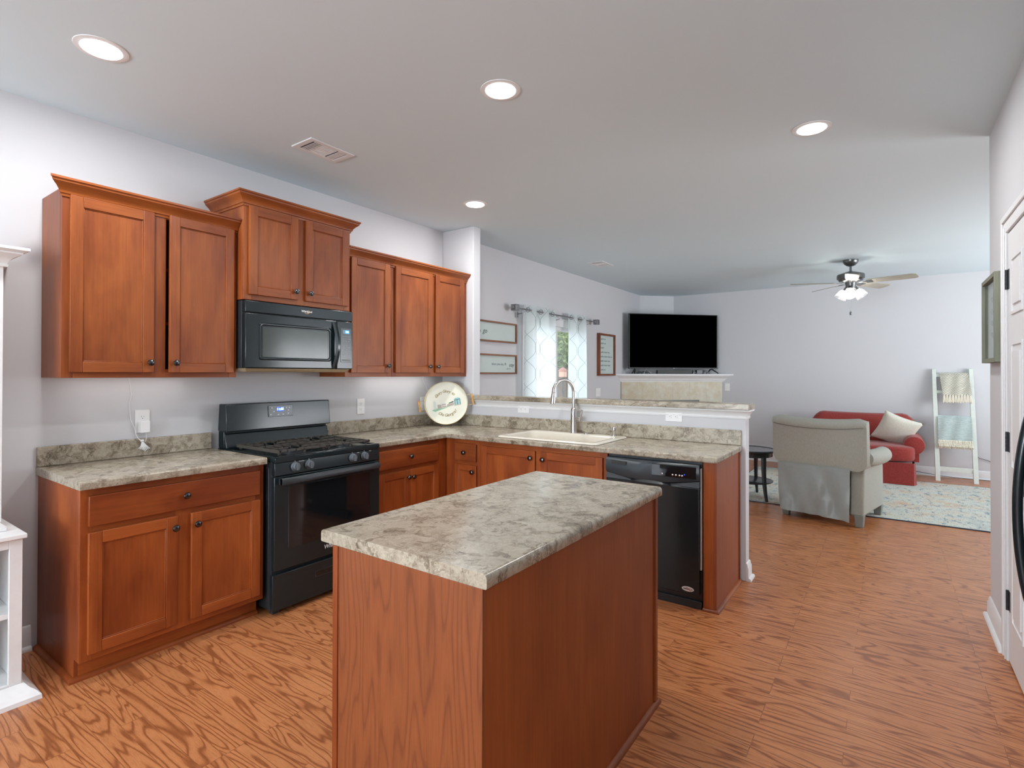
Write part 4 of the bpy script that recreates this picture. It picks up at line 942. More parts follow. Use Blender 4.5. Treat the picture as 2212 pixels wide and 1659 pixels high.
for s0, s1 in ((.014, .30), (.306, .428), (LF-.428, LF-.306), (LF-.30, LF-.014)):
    for r_ in range(4): fwall(m, s0, s1, .004, .009, .02+r_*.24, .254+r_*.236)
part('tile', m, TILE, t, bevel=.0005)
m = MB(); fwall(m, .43, LF-.43, -.02, .0, .90, .968); fwall(m, .43, .50, -.02, 0, 0, .90); fwall(m, LF-.50, LF-.43, -.02, 0, 0, .9); fwall(m, .5, LF-.5, -.30, -.28, 0, .9); fwall(m, .5, LF-.5, -.28, -.02, 0, .02)
part('firebox', m, BLKM, t)
MP = [(0, 1.272), (.012, 1.272), (.014, 1.285), (.030, 1.292), (.036, 1.312), (.055, 1.338), (.085, 1.358), (.092, 1.362), (.094, 1.372), (.125, 1.376), (.125, 1.398), (0, 1.398)]
m = MB(); A = []; B = []
for o_, z in MP:
    a_ = Vector((8.20-o_*math.sqrt(2), -.001, z)); b_ = Vector((9.479, -(1.279+o_*math.sqrt(2)), z)); A.append(tuple(a_)); B.append(tuple(b_))
m.loops([A, B]); part('mantel', m, WHITE, t, smooth=True, angle=30)
# television
t = thing('television', 'large flat black television on the corner mantel', 'television', (8.80, -.60, 1.399))
PT = lambda s, o, z: FP(s, o, z)
SL, SR = .125, 1.692; TO = .045
def tb(m, sa, sb, oa, ob, za, zb): m.hexa([PT(sa, oa, za), PT(sb, oa, za), PT(sb, ob, za), PT(sa, ob, za)], [PT(sa, oa, zb), PT(sb, oa, zb), PT(sb, ob, zb), PT(sa, ob, zb)])
TB = plain('tv_bezel_grey', (.035, .035, .038), .45, .3); SCR = plain('tv_screen', (.0004, .0004, .0004), .9, spec=0)
m = MB(); tb(m, SL, SR, TO-.03, TO, 1.482, 2.386); part('housing', m, TB, t, bevel=.003)
m = MB(); tb(m, SL+.014, SR-.014, TO, TO+.001, 1.504, 2.376); part('screen', m, SCR, t)
m = MB(); tb(m, .45, 1.36, TO-.06, TO-.03, 1.52, 2.0); part('rear_case', m, BLKM, t)
m = MB(); tb(m, .895, .925, TO, TO+.0015, 1.489, 1.496); part('badge', m, SILK, t)
for s_ in (.235, 1.582):
    m = MB(); sg = -1 if s_ < 1 else 1
    for o2, ds in ((.13-.0, sg*.085), (-.06, -sg*.03)): m.tube([PT(s_, TO-.012, 1.485), PT(s_+ds, min(o2, .115), 1.4075)], [.013, .008], 8)
    part('stand_foot', m, BLKM, t, smooth=True)
m = MB(); tb(m, .60, 1.20, .03, .10, 1.3985, 1.462); o = part('soundbar', m, plain('soundbar_mesh', (.07, .07, .07), .7), None, bevel=.006); setprops(o, 'dark grey soundbar under the television on the mantel', 'soundbar')
m = MB(); tb(m, 1.32, 1.42, -.02, .04, 1.3985, 1.466); o = part('media_box', m, BLKM, None, bevel=.004); setprops(o, 'small black media box on the mantel right of the soundbar', 'media box')
m = MB(); tb(m, 1.20, 1.30, .0, .06, 1.3985, 1.406); tb(m, .42, .56, .02, .05, 1.3985, 1.405); 
t = thing('cable_bundle', 'tangle of black and white cables under the television', 'cables', (8.8, -.6, 1.399))
WIRE = plain('white_wire', (200, 200, 200), .5); rnd = random.Random(3)
for nm, c_, rng in (('black_cable', BLKM, [(.26, .58, 5), (1.24, 1.32, 3), (1.42, 1.56, 3)]), ('white_cable', WIRE, [(.30, .56, 2), (1.43, 1.56, 5), (1.24, 1.32, 2)])):
    mm = MB()
    for a_, b_, n_ in rng:
        for k in range(n_):
            x0_ = a_+(b_-a_)*rnd.random()*.4; x1_ = b_-(b_-a_)*rnd.random()*.4; pk = 1.42+.05*rnd.random()
            mm.tube([PT(x0_+(x1_-x0_)*u/8, .0+.03*math.sin(k+u), 1.402+(pk-1.402)*abs(math.sin(PI*u/8*(1+k % 2)))) for u in range(9)], .003, 6)
    part(nm, mm, c_, t, smooth=True)

# ------------------------------------------------------------------ signs and pictures on the window wall
PAPER = plain('sign_board', (196, 208, 204), .6, noise=.01); INK = plain('sign_ink', (.05, .07, .07), .6); INKL = plain('sign_ink_light', (118, 134, 138), .6)
FWD = wood('sign_frame_wood', (150, 106, 78), (120, 80, 56), 0, coat=0, rough=.5); FWD2 = wood('sign_frame_walnut', (142, 86, 60), (110, 64, 44), 2, coat=0, rough=.5)
def sign(name, label, x0, x1, z0, z1, dep, fw, fm, cat='sign', group=None):
    t = thing(name, label, cat, ((x0+x1)/2, 0, z0), group=group); m = MB(); y0, y1 = -dep, -.001
    m.box(x0, x0+fw, y0, y1, z0, z1); m.box(x1-fw, x1, y0, y1, z0, z1); m.box(x0+fw, x1-fw, y0, y1, z0, z0+fw); m.box(x0+fw, x1-fw, y0, y1, z1-fw, z1); part('frame', m, fm, t, bevel=.0015)
    m = MB(); m.box(x0+fw-.001, x1-fw+.001, -dep*.45, -.002, z0+fw-.001, z1-fw+.001); part('board', m, PAPER, t); return t
t = sign('wall_sign', 'upper of two long framed signs behind the partition, ending in script go', 4.28, 5.19, 1.745, 1.972, .03, .018, FWD, group='pair of long framed signs')
text_part('lettering', 'go', .075, INK, t, (4.600, -.0142, 1.858), (1, 0, 0), (0, 0, 1), shear=.35); text_part('lettering', "where you go, I'll", .038, INKL, t, (4.40, -.0142, 1.85), (1, 0, 0), (0, 0, 1))
t = sign('wall_sign', 'lower of two long framed signs, reading where you stay', 4.28, 5.19, 1.392, 1.612, .03, .018, FWD, group='pair of long framed signs')
text_part('lettering', "where you stay, I'll", .036, INKL, t, (4.855, -.0142, 1.503), (1, 0, 0), (0, 0, 1)); text_part('lettering', 'stay', .060, INK, t, (5.095, -.0142, 1.495), (1, 0, 0), (0, 0, 1), shear=.35); text_part('lettering', 'ruth 1:16', .02, INKL, t, (5.04, -.0142, 1.452), (1, 0, 0), (0, 0, 1))
t = sign('framed_quote', 'tall walnut-framed handwritten quote between patio door and fireplace', 7.33, 7.895, 1.370, 2.008, .05, .028, FWD2, 'framed quote')
m = MB(); rnd = random.Random(5)
for i, (L_) in enumerate((.19, .20, .15, .33, .43, .35, .36, .19)):
    z = 1.925-i*.0665; x = 7.395; pts = []
    n = int(L_/.006)
    for k in range(n):
        pts.append((x+L_*k/n, -.0237, z+.011*math.sin(k*2.1)*(1 if (k//5) % 4 else .1)+.004*math.sin(k*.7)))
    m.tube(pts, .0018, 4)
part('handwriting', m, INKL, t)
# curtain rod and curtains
t = thing('curtain_rod', 'grey metal curtain rod with cube finials over the patio door', 'curtain rod', (6.08, -.1, 2.145))
m = MB(); m.tube([(5.10, -.1, 2.147), (7.06, -.1, 2.147)], .0095, 12); part('rod', m, ROD, t, smooth=True)
for x in (5.045, 7.11):
    m = MB(); m.box(x-.03, x+.03, -.13, -.07, 2.117, 2.177)
    for s_ in (-1, 1): m.box(x-.036, x+.036, -.1+s_*.030-.005, -.1+s_*.030+.005, 2.111, 2.183); m.box(x-.036, x+.036, -.136, -.064, 2.147+s_*.03-.005, 2.147+s_*.03+.005)
    m.box(x-.055, x+.055, -.115, -.085, 2.132, 2.162); part('finial', m, ROD, t, bevel=.003)
for x in (5.20, 6.05, 6.86): m = MB(); m.tube([(x, -.1, 2.136), (x, -.1, 2.10), (x, -.03, 2.09)], .005, 8); m.box(x-.012, x+.012, -.030, -.0265, 2.05, 2.12) ; part('bracket', m, ROD, t)
def curtain_mat():
    t = NT('sheer_trellis_curtain'); uv = t.n('ShaderNodeUVMap'); sp = t.n('ShaderNodeSeparateXYZ'); t.l(uv.outputs[0], sp.inputs[0])
    W_, P2, A_ = .30, .62, .53
    sn = t.n('ShaderNodeMath', operation='MULTIPLY'); t.l(sp.outputs[1], sn.inputs[0]); sn.inputs[1].default_value = 2*PI/P2
    si = t.n('ShaderNodeMath', operation='SINE'); t.l(sn.outputs[0], si.inputs[0])
    # flatten the swing a little for the ogee shape
    s3 = t.n('ShaderNodeMath', operation='MULTIPLY'); t.l(si.outputs[0], s3.inputs[0]); s3.inputs[1].default_value = A_
    u = t.n('ShaderNodeMath', operation='DIVIDE'); t.l(sp.outputs[0], u.inputs[0]); u.inputs[1].default_value = W_
    outs = []
    for op in ('ADD', 'SUBTRACT'):
        a = t.n('ShaderNodeMath', operation=op); t.l(u.outputs[0], a.inputs[0]); t.l(s3.outputs[0], a.inputs[1])
        f = t.n('ShaderNodeMath', operation='FRACT'); t.l(a.outputs[0], f.inputs[0])
        b = t.n('ShaderNodeMath', operation='SUBTRACT'); t.l(f.outputs[0], b.inputs[0]); b.inputs[1].default_value = .5
        c = t.n('ShaderNodeMath', operation='ABSOLUTE'); t.l(b.outputs[0], c.inputs[0])
        d = t.n('ShaderNodeMath', operation='LESS_THAN'); t.l(c.outputs[0], d.inputs[0]); d.inputs[1].default_value = .014; outs.append(d)
    mx = t.n('ShaderNodeMath', operation='MAXIMUM'); t.l(outs[0].outputs[0], mx.inputs[0]); t.l(outs[1].outputs[0], mx.inputs[1])
    col = t.mix(mx.outputs[0], lin((240, 247, 247)), lin((158, 180, 180)))
    df = t.n('ShaderNodeBsdfDiffuse'); tl = t.n('ShaderNodeBsdfTranslucent'); ms = t.n('ShaderNodeMixShader'); ms.inputs[0].default_value = .62
    t.l(col, df.inputs[0]); t.l(col, tl.inputs[0]); t.l(df.outputs[0], ms.inputs[1]); t.l(tl.outputs[0], ms.inputs[2]); t.l(ms.outputs[0], t.out.inputs[0]); return t.m
CURT = curtain_mat()
def curtain(label, xa, xb, folds, cloth):
    t = thing('curtain', label, 'curtain', ((xa+xb)/2, -.1, .02), group='pair of sheer curtains')
    nu, nv = 72, 30; me = bpy.data.meshes.new('panel'); vs = []; fs = []; uvs = []
    for i in range(nu+1):
        u = i/nu
        for j in range(nv+1):
            v = j/nv; z = .03+v*2.175; sp = 1+.06*(1-v)
            x = (xa+xb)/2+(u-.5)*(xb-xa)*sp; am = .045*(1-.25*v)
            y = -.1+am*math.sin(2*PI*folds*u+.6*math.sin(3*u))+.008*(1-v)*math.sin(17*u+3*v)
            vs.append((x-(xa+xb)/2, y+.1, z-.02)); uvs.append((u*cloth, z))
    for i in range(nu):
        for j in range(nv):
            a = i*(nv+1)+j; fs.append((a, a+nv+1, a+nv+2, a+1))
    me.from_pydata(vs, [], fs); ul = me.uv_layers.new(name='UVMap')
    for p in me.polygons:
        p.use_smooth = True
        for li in p.loop_indices: ul.data[li].uv = uvs[me.loops[li].vertex_index]
    me.materials.append(CURT); o = bpy.data.objects.new('panel', me); COL.objects.link(o); o.parent = t; WM[o.name] = WM[t.name]
    for k in range(int(folds*2)):
        u = (k+.5)/(folds*2); x = xa+(xb-xa)*u
        m = MB(); y = -.1+.0; m.tube([(x+.006*math.sin(a_)*0, -.1+.027*math.cos(a_), 2.147+.027*math.sin(a_)) for a_ in [2*PI*q_/16 for q_ in range(17)]], .0035, 6, caps=False)
        part('grommet', m, ROD, t, smooth=True)
curtain('wide sheer white trellis-pattern curtain on the left side of the patio door', 5.24, 5.945, 2.5, 1.15)
curtain('narrow sheer white trellis-pattern curtain on the right side of the patio door', 6.30, 6.79, 2.0, .95)

# ------------------------------------------------------------------ back yard
m = MB(); m.box(2, 22, .2, 9, -.25, -.12); struct('ground_yard', m, plain('patio_concrete_sunlit', (196, 192, 184), .9, noise=.1))  # pale colour stands in for sunlight, bouncing light up indoors
t = thing('garden_fence', 'weathered brown board fence behind the patio door', 'fence', (11.5, 3.0, -.12))
FEN = wood('fence_board', (132, 112, 94), (96, 78, 64), 2, coat=0, rough=.8)
for k in range(36):
    x = 9.0+k*.145; m = MB(); h = 1.52+.02*((k*7) % 3); m.box(x, x+.138, 3.0, 3.018, -.12, h); part('board', m, FEN, t, bevel=.002)
for z in (.3, 1.2): m = MB(); m.box(9.0, 14.2, 3.018, 3.055, z, z+.09); part('rail', m, FEN, t)
def leaf(nm, a, b_):
    L_ = NT(nm); L_.l(L_.ramp(L_.noise(L_.coord(), 5, 3), [(.3, a), (.7, b_)]), L_.b.inputs['Base Color']); L_.set(Roughness=.6); return L_.m
def tree(label, cx, cy, cz, rx, ry, rz_, n, lm, seed, sz):
    t = thing('tree', label, 'tree', (cx, cy, -.12), group='trees beyond the fence')
    m = MB(); m.tube([(cx, cy, -.12), (cx+.05, cy, cz*.5), (cx-.05, cy+.05, cz+.3)], [.10, .08, .04], 8); part('trunk', m, FEN, t)
    m = MB(); rnd = random.Random(seed)
    for k in range(n):
        a_, b_ = rnd.random()*2*PI, rnd.uniform(-1, 1); r_ = rnd.random()**.45; q_ = math.sqrt(1-b_*b_)
        p = Vector((cx+rx*r_*q_*math.cos(a_), cy+ry*r_*q_*math.sin(a_), cz+rz_*r_*b_)); d1 = Vector((rnd.uniform(-1, 1), rnd.uniform(-1, 1), rnd.uniform(-1, 1))).normalized()*sz; d2 = d1.cross(Vector((rnd.uniform(-1, 1), rnd.uniform(-1, 1), rnd.uniform(-1, 1)))).normalized()*sz*.45
        m.add([tuple(p-d1), tuple(p+d2), tuple(p+d1), tuple(p-d2)], [(0, 1, 2, 3)])
    part('foliage', m, lm, t, recalc=False)
tree('light green leafy shrub tree showing over the fence between the curtains', 13.6, 4.3, 1.9, 1.3, .6, .9, 4500, leaf('leaf_light_green', (104, 128, 60), (176, 192, 120)), 11, .07)
tree('tall dark olive tree behind the light green one outside the patio door', 17.2, 6.6, 2.6, 2.6, 1.0, 2.4, 9000, leaf('leaf_dark_olive', (50, 56, 38), (96, 98, 66)), 12, .11)
LNX = 8.42
t = thing('patio_lantern', 'small pink-roofed lantern glowing outside the patio door', 'lantern', (LNX, 1.2, -.12))
m = MB(); m.tube([(LNX, 1.2, -.12), (LNX, 1.2, 1.33)], .012, 8); m.box(LNX-.08, LNX+.08, 1.12, 1.28, 1.32, 1.335); part('post', m, plain('lantern_pole', (.12, .1, .09), .6), t)
m = MB(); m.box(LNX-.055, LNX+.055, 1.145, 1.255, 1.335, 1.445); part('lantern_body', m, emis('lantern_glow', (.85, .5, .36), .25), t, bevel=.01)
m = MB(); m.lathe([(.085, 0), (.07, .025), (.02, .06), (.006, .075)], (LNX, 1.2, 1.445), n=16); part('roof', m, plain('lantern_roof', (206, 140, 122), .5), t, smooth=True)

# ------------------------------------------------------------------ rug
def rug_mat():
    t = NT('distressed_rug'); v = t.coord((1, 1, 1)); n1 = t.noise(v, 3.2, 6, .6, 1.0); n2 = t.noise(t.coord((1, 2.2, 1)), 8, 8, .7, .5)
    a = t.ramp(n1, [(.32, (200, 166, 140)), (.42, (204, 194, 176)), (.54, (200, 202, 192)), (.68, (184, 186, 180))])
    b = t.ramp(n2, [(.38, (0, 0, 0, 1)), (.46, (1, 1, 1, 1))]); t2 = t.mix(b, lin((138, 148, 154)), a)
    st = t.noise(t.coord((1.2, 9, 1)), 14, 4, .7); c = t.ramp(st, [(.40, (.50, .55, .60, 1)), (.47, (1, 1, 1, 1))])
    t.l(t.mix(.6, t2, c, 'MULTIPLY'), t.b.inputs['Base Color']); t.set(Roughness=.95); t.bump(st, .5, .003); return t.m
m = MB(); m.box(6.395, 8.82, -5.05, -1.95, .0005, .009)
t = thing('area_rug', 'cream area rug with faded blue and peach pattern under the living room seats', 'rug', (7.6, -3.5, 0))
part('pile', m, rug_mat(), t, bevel=.003)
m = MB()
for (a, b, c, d_) in ((6.389, 6.397, -5.055, -1.945), (8.818, 8.826, -5.055, -1.945), (6.397, 8.818, -5.056, -5.048), (6.397, 8.818, -1.952, -1.944)): m.box(a, b, c, d_, .0005, .0095)
part('binding', m, plain('rug_binding_navy', (62, 72, 88), .9), t)

# ------------------------------------------------------------------ red loveseat
def soft(m, cx, cy, cz, sx, sy, sz, ex=.35, n=18, rot=None, fn=None):
    """superellipsoid cushion"""
    L = []
    def sg(v, e_): return math.copysign(abs(v)**e_, v)
    for i in range(1, n):
        th = -PI/2+PI*i/n
        row = []
        for k in range(2*n):
            ph = 2*PI*k/(2*n)
            x = sx*sg(math.cos(th), ex)*sg(math.cos(ph), ex); y = sy*sg(math.cos(th), ex)*sg(math.sin(ph), ex); z = sz*sg(math.sin(th), ex)
            if fn: x, y, z = fn(x, y, z)
            p = Vector((x, y, z))
            if rot: p = rot @ p
            row.append((cx+p.x, cy+p.y, cz+p.z))
        L.append(row)
    m.loops(L)
RED = NT('red_chenille'); f = RED.noise(RED.coord(), 60, 4, .7); RED.l(RED.ramp(f, [(.3, (128, 38, 34)), (.7, (156, 54, 46))]), RED.b.inputs['Base Color']); RED.set(Roughness=.9); RED.b.inputs['Sheen Weight'].default_value = .2; RED.bump(f, .3, .002); RED = RED.m
t = thing('loveseat', 'red upholstered loveseat with rolled arms and skirt against the far wall', 'sofa', (8.85, -3.27, 0))
m = MB(); m.box(8.44, 9.30, -3.80, -2.66, .012, .28); 
part('base', m, RED, t, bevel=.01)
m = MB()
def skirt(m, pts, z0, z1, n=10):
    G_ = []
    for i in range(len(pts)-1):
        a = Vector((*pts[i], 0)); b = Vector((*pts[i+1], 0))
        for k in range(n): 
            u = k/n; p = a.lerp(b, u); G_.append(p)
    G_.append(Vector((*pts[-1], 0))); out = []
    for i, p in enumerate(G_):
        t_ = (G_[min(i+1, len(G_)-1)]-G_[max(i-1, 0)]).normalized(); nn = Vector((t_.y, -t_.x, 0)); out.append((p, nn))
    m.loops([[tuple(p+nn*(.006+.012*math.sin(i*.9)**2)+Vector((0, 0, z0))) for i, (p, nn) in enumerate(out)]+[tuple(p-nn*.004+Vector((0, 0, z0))) for p, nn in reversed(out)], [tuple(p+nn*.001+Vector((0, 0, z1))) for p, nn in out]+[tuple(p-nn*.004+Vector((0, 0, z1))) for p, nn in reversed(out)]])
skirt(m, [(9.28, -3.835), (8.50, -3.835), (8.415, -3.82), (8.415, -2.64), (8.50, -2.62), (9.28, -2.62)][::-1], .012, .285); part('skirt', m, RED, t, smooth=True, angle=50)
m = MB(); soft(m, 8.83, -3.24, .385, .43, .60, .105, .3); part('seat_cushion', m, RED, t, smooth=True, angle=80)
for y, s_ in ((-3.83, -1), (-2.65, 1)):
    m = MB(); L = []
    for k in range(9):
        x = 8.60+k*.70/8; R_ = .115*(.93 if k in (0, 8) else 1)
        L.append([(x, y+R_*math.cos(a_)+s_*0, .49+R_*math.sin(a_)*1.05) for a_ in [2*PI*q_/20 for q_ in range(20)]])
    L.insert(0, [(8.588, y+.07*math.cos(a_), .49+.07*math.sin(a_)) for a_ in [2*PI*q_/20 for q_ in range(20)]])
    m.loops(L); m.box(8.62, 9.28, y-.05 if s_ < 0 else y-.09, y+.09 if s_ < 0 else y+.05, .28, .46); part('arm', m, RED, t, smooth=True, angle=60)
m = MB(); L = []
for k in range(25):
    y = -3.87+k*1.24/24; u = k/24; top = .875-.018*math.sin(PI*u)**.7
    ed = min(u, 1-u)*24
    top -= .14*max(0, 1-ed/3.0)**2
    L.append([(9.00, y, .30), (8.99, y, .55), (9.02, y, top-.11), (9.08, y, top-.02), (9.15, y, top), (9.24, y, top-.02), (9.29, y, top-.10), (9.30, y, .30)])
m.loops(L); part('backrest', m, RED, t, smooth=True, angle=70)
# pillow
PIL = NT('ivory_cotton'); f = PIL.noise(PIL.coord(), 90, 3, .6); PIL.l(PIL.ramp(f, [(.3, (206, 202, 188)), (.7, (222, 220, 208))]), PIL.b.inputs['Base Color']); PIL.set(Roughness=.9); PIL.bump(f, .2, .001); PIL = PIL.m
m = MB(); nn_ = 16; ctr = Vector((8.86, -3.645, .655)); R3 = Matrix.Rotation(math.radians(-22), 3, 'Y') @ Matrix.Rotation(math.radians(24), 3, 'X')
def pil(u, v, s_):
    a = 1-.10*(1-abs(v)**2); b = 1-.10*(1-abs(u)**2)
    p = R3 @ Vector((s_*.075*(max(0, (1-u*u)*(1-v*v)))**.45, u*.225*a, v*.225*b)); return tuple(ctr+p)
for s_ in (-1, 1): m.sheet([[pil(-1+2*i/nn_, -1+2*j/nn_, s_) for j in range(nn_+1)] for i in range(nn_+1)])
o = part('throw_pillow', m, PIL, None, smooth=True, angle=100, weld=True); setprops(o, 'square ivory throw pillow leaning on the right arm of the red loveseat', 'pillow')
# ------------------------------------------------------------------ armchair seen from behind
GRF = NT('grey_linen'); f = GRF.noise(GRF.coord((1, 1, .3)), 160, 3, .7); f2 = GRF.noise(GRF.coord(), 2.5, 3)
GRF.l(GRF.mix(.5, GRF.ramp(f, [(.3, (146, 145, 134)), (.7, (172, 172, 162))]), GRF.ramp(f2, [(.3, (162, 161, 150)), (.7, (158, 161, 154))])), GRF.b.inputs['Base Color']); GRF.set(Roughness=.9); GRF.bump(f, .3, .0015); GRF = GRF.m
rz = math.radians(-11.5); t = thing('armchair', 'grey upholstered armchair seen from behind, satin cloth hanging off its back', 'armchair', (5.955, -3.015, 0), rz)
lp = lambda *a, **k: part(*a, world=False, **k)
m = MB(); m.box(.04, .68, -.33, .33, .10, .34); lp('base', m, GRF, t, bevel=.015)
m = MB(); soft(m, .45, 0, .41, .30, .27, .09, .35); lp('seat_cushion', m, GRF, t, smooth=True, angle=80)
for s_ in (-1, 1):
    m = MB()
    m.hexa([(0, s_*.36, .10), (.70, s_*.37, .10), (.70, s_*.25, .10), (0, s_*.25, .10)], [(-.01, s_*.375, .58), (.68, s_*.37, .52), (.68, s_*.26, .52), (-.01, s_*.26, .58)])
    lp('side_panel', m, GRF, t, bevel=.02, seg=3)
    m = MB(); L = []
    for k in range(11):
        u = k/10; a = .06+u*.66; R_ = .078*(1 if 0 < k < 10 else .8); zc = .625-.02*u; yo = s_*(.365+.02*math.sin(PI*u))
        L.append([(a, yo+R_*math.cos(q_), zc+R_*math.sin(q_)) for q_ in [2*PI*i/20 for i in range(20)]])
    L.append([(.728, s_*.365+.04*math.cos(q_), .605+.04*math.sin(q_)) for q_ in [2*PI*i/20 for i in range(20)]])
    m.loops(L); lp('arm', m, GRF, t, smooth=True, angle=60)
m = MB(); L = []
for k in range(29):
    u = k/28; b = -.402+.804*u; edge = min(u, 1-u)*28; top = .965+.030*(abs(2*u-1)**2.2); r_ = max(0, 1-edge/2.2)
    bb = b*(1-.0*u)
    low = .515+.02*u; dx_ = .018*r_
    L.append([(-.075+dx_, b, low+.06*r_**2), (-.082+dx_, b, .70), (-.088+dx_, b, top-.085), (-.102+dx_, b, top-.060), (-.105+dx_*2, b, top-.03), (-.085+dx_, b, top-.004-.02*r_), (-.04, b, top+.012-.03*r_), (.01, b, top-.004-.02*r_), (.045-dx_, b, top-.05), (.06-dx_, b, .75), (.10-dx_, b, low+.04)])
m.loops(L); bk = lp('backrest', m, GRF, t, smooth=True, angle=70)
m = MB()
for k in range(66):
    u = (k+.5)/66; b = -.385+.77*u; top = .965+.030*(abs(2*u-1)**2.2); m.ball((-.0955, b, top-.078), .0042, 6)
lp('nailhead_trim', m, plain('nailhead_bronze', (.06, .05, .04), .4, .6), bk, smooth=True)
bpy.data.objects[bk.name]
m = MB(); m.box(.0, .02, -.25, .25, .12, .5); lp('back_lining', m, plain('black_cambric', (.02, .02, .022), .9), t)
SAT = plain('grey_satin_cloth', (150, 158, 156), .33, noise=.03); 
m = MB(); G_ = []; n1, n2 = 48, 30
for side in (0, 1):
    G_ = []
    for i in range(n1+1):
        u = i/n1; row = []
        for j in range(n2+1):
            v = j/n2; b = .345-(.625-.0*v)*u-.02*v+(.045*v*u)-.06*max(0, v-.1)*u*.5; z = .535-.455*v-.02*u*v
            wv = .016*math.sin(9*u+2.5*v)*v+.010*math.sin(21*u-5*v+1)*(v**.7)+.006*math.sin(34*u+8*v)*v+.012*math.sin(4*u*PI-3*v)*v
            row.append((-.090-.012*v+wv-side*.0022, b, z))
        G_.append(row)
    m.sheet(G_)
lp('hanging_cloth', m, SAT, t, smooth=True, angle=90, recalc=False)
for (a, b) in ((.03, .305), (.03, -.325), (.64, .32), (.64, -.335)):
    m = MB(); m.hexa([(a-.028, b-.028, 0 if a < .1 else .010), (a+.028, b-.028, 0 if a < .1 else .010), (a+.028, b+.028, 0 if a < .1 else .010), (a-.028, b+.028, 0 if a < .1 else .010)], [(a-.036, b-.038, .11), (a+.036, b-.038, .11), (a+.036, b+.038, .11), (a-.036, b+.038, .11)]); lp('leg', m, plain('painted_grey_leg', (128, 132, 126), .5) if a < .1 and b > 0 else bpy.data.materials['painted_grey_leg'], t, bevel=.004)

# ------------------------------------------------------------------ round side table
TBL = plain('table_black_lacquer', (.03, .035, .04), .22, noise=.1)
tx, ty = 6.60, -2.265; t = thing('side_table', 'small round black two-tier side table beyond the end of the peninsula', 'side table', (tx, ty, .01))
m = MB(); m.lathe([(.25, .528), (.285, .534), (.29, .545), (.29, .552), (.283, .556), (.262, .556), (.258, .551), (.002, .550)], (tx, ty, 0), n=48); part('table_top', m, TBL, t, smooth=True, angle=40)
m = MB(); m.lathe([(.235, .478), (.24, .480), (.24, .528), (.232, .528)], (tx, ty, 0), n=48); part('apron', m, TBL, t, smooth=True, angle=40)
m = MB(); m.lathe([(.24, .190), (.246, .196), (.246, .202), (.24, .206), (.002, .206)], (tx, ty, 0), n=48); part('lower_shelf', m, TBL, t, smooth=True, angle=40)
for a_ in (-129.5+0, -7, 113):
    th = math.radians(a_) 
    m = MB(); c_, s_ = math.cos(th), math.sin(th); L = []
    for z, r_, w_ in ((.0095, .272, .012), (.10, .252, .014), (.2, .236, .016), (.35, .228, .018), (.528, .226, .020)):
        L.append([(tx+c_*(r_+p)-s_*q_, ty+s_*(r_+p)+c_*q_, z) for p, q_ in ((-w_, -w_), (w_, -w_), (w_, w_), (-w_, w_))])
    m.loops(L); part('leg', m, TBL, t, bevel=.002)

# ------------------------------------------------------------------ blanket ladder
LAD = plain('ladder_white_paint', (214, 220, 212), .55, noise=.04)
t = thing('blanket_ladder', 'white leaning wooden blanket ladder against the far wall', 'ladder', (9.1, -4.29, 0))
def rail(y0, y1): 
    m = MB(); a = .019; b0 = Vector((9.08, y0, 0)); b1 = Vector((9.445, y1, 1.475)); 
    w2 = .026
    m.hexa([(b0.x-.045+.025, b0.y-w2, 0), (b0.x+.025, b0.y-w2, 0), (b0.x+.025, b0.y+w2, 0), (b0.x-.045+.025, b0.y+w2, 0)], [(b1.x-.045+.025, b1.y-w2*.85, b1.z), (b1.x+.025, b1.y-w2*.85, b1.z), (b1.x+.025, b1.y+w2*.85, b1.z), (b1.x-.045+.025, b1.y+w2*.85, b1.z)]); part('rail', m, LAD, t, bevel=.003)
rail(-4.095, -4.075); rail(-4.478, -4.462)
lx = lambda z: 9.08+.365*z/1.475
for z, h in ((.155, .03), (.47, .02), (.80, .02), (1.165, .02), (1.385, .02)):
    m = MB(); x = lx(z); m.box(x-.012, x+.012, -4.478, -4.08, z-h, z+h); part('rung', m, LAD, t, bevel=.002)
KN = NT('cream_knit'); wv = KN.n('ShaderNodeTexWave', bands_direction='DIAGONAL'); wv.inputs['Scale'].default_value = 22; wv.inputs['Distortion'].default_value = 3; KN.l(KN.coord((1, 1, 1)), wv.inputs['Vector'])
KN.l(KN.ramp(wv.outputs['Fac'], [(.2, (184, 180, 164)), (.8, (214, 210, 196))]), KN.b.inputs['Base Color']); KN.set(Roughness=.95); KN.bump(wv.outputs['Fac'], .8, .006); KN = KN.m
BLB = NT('pale_blue_ribbed'); wv = BLB.n('ShaderNodeTexWave', bands_direction='Z'); wv.inputs['Scale'].default_value = 18; wv.inputs['Distortion'].default_value = 1.2; BLB.l(BLB.coord(), wv.inputs['Vector'])
BLB.l(BLB.ramp(wv.outputs['Fac'], [(.2, (166, 180, 178)), (.8, (198, 210, 208))]), BLB.b.inputs['Base Color']); BLB.set(Roughness=.95); BLB.bump(wv.outputs['Fac'], .6, .006); BLB = BLB.m
CRM = plain('cream_fringe', (222, 216, 198), .95, noise=.06, nscale=60); 
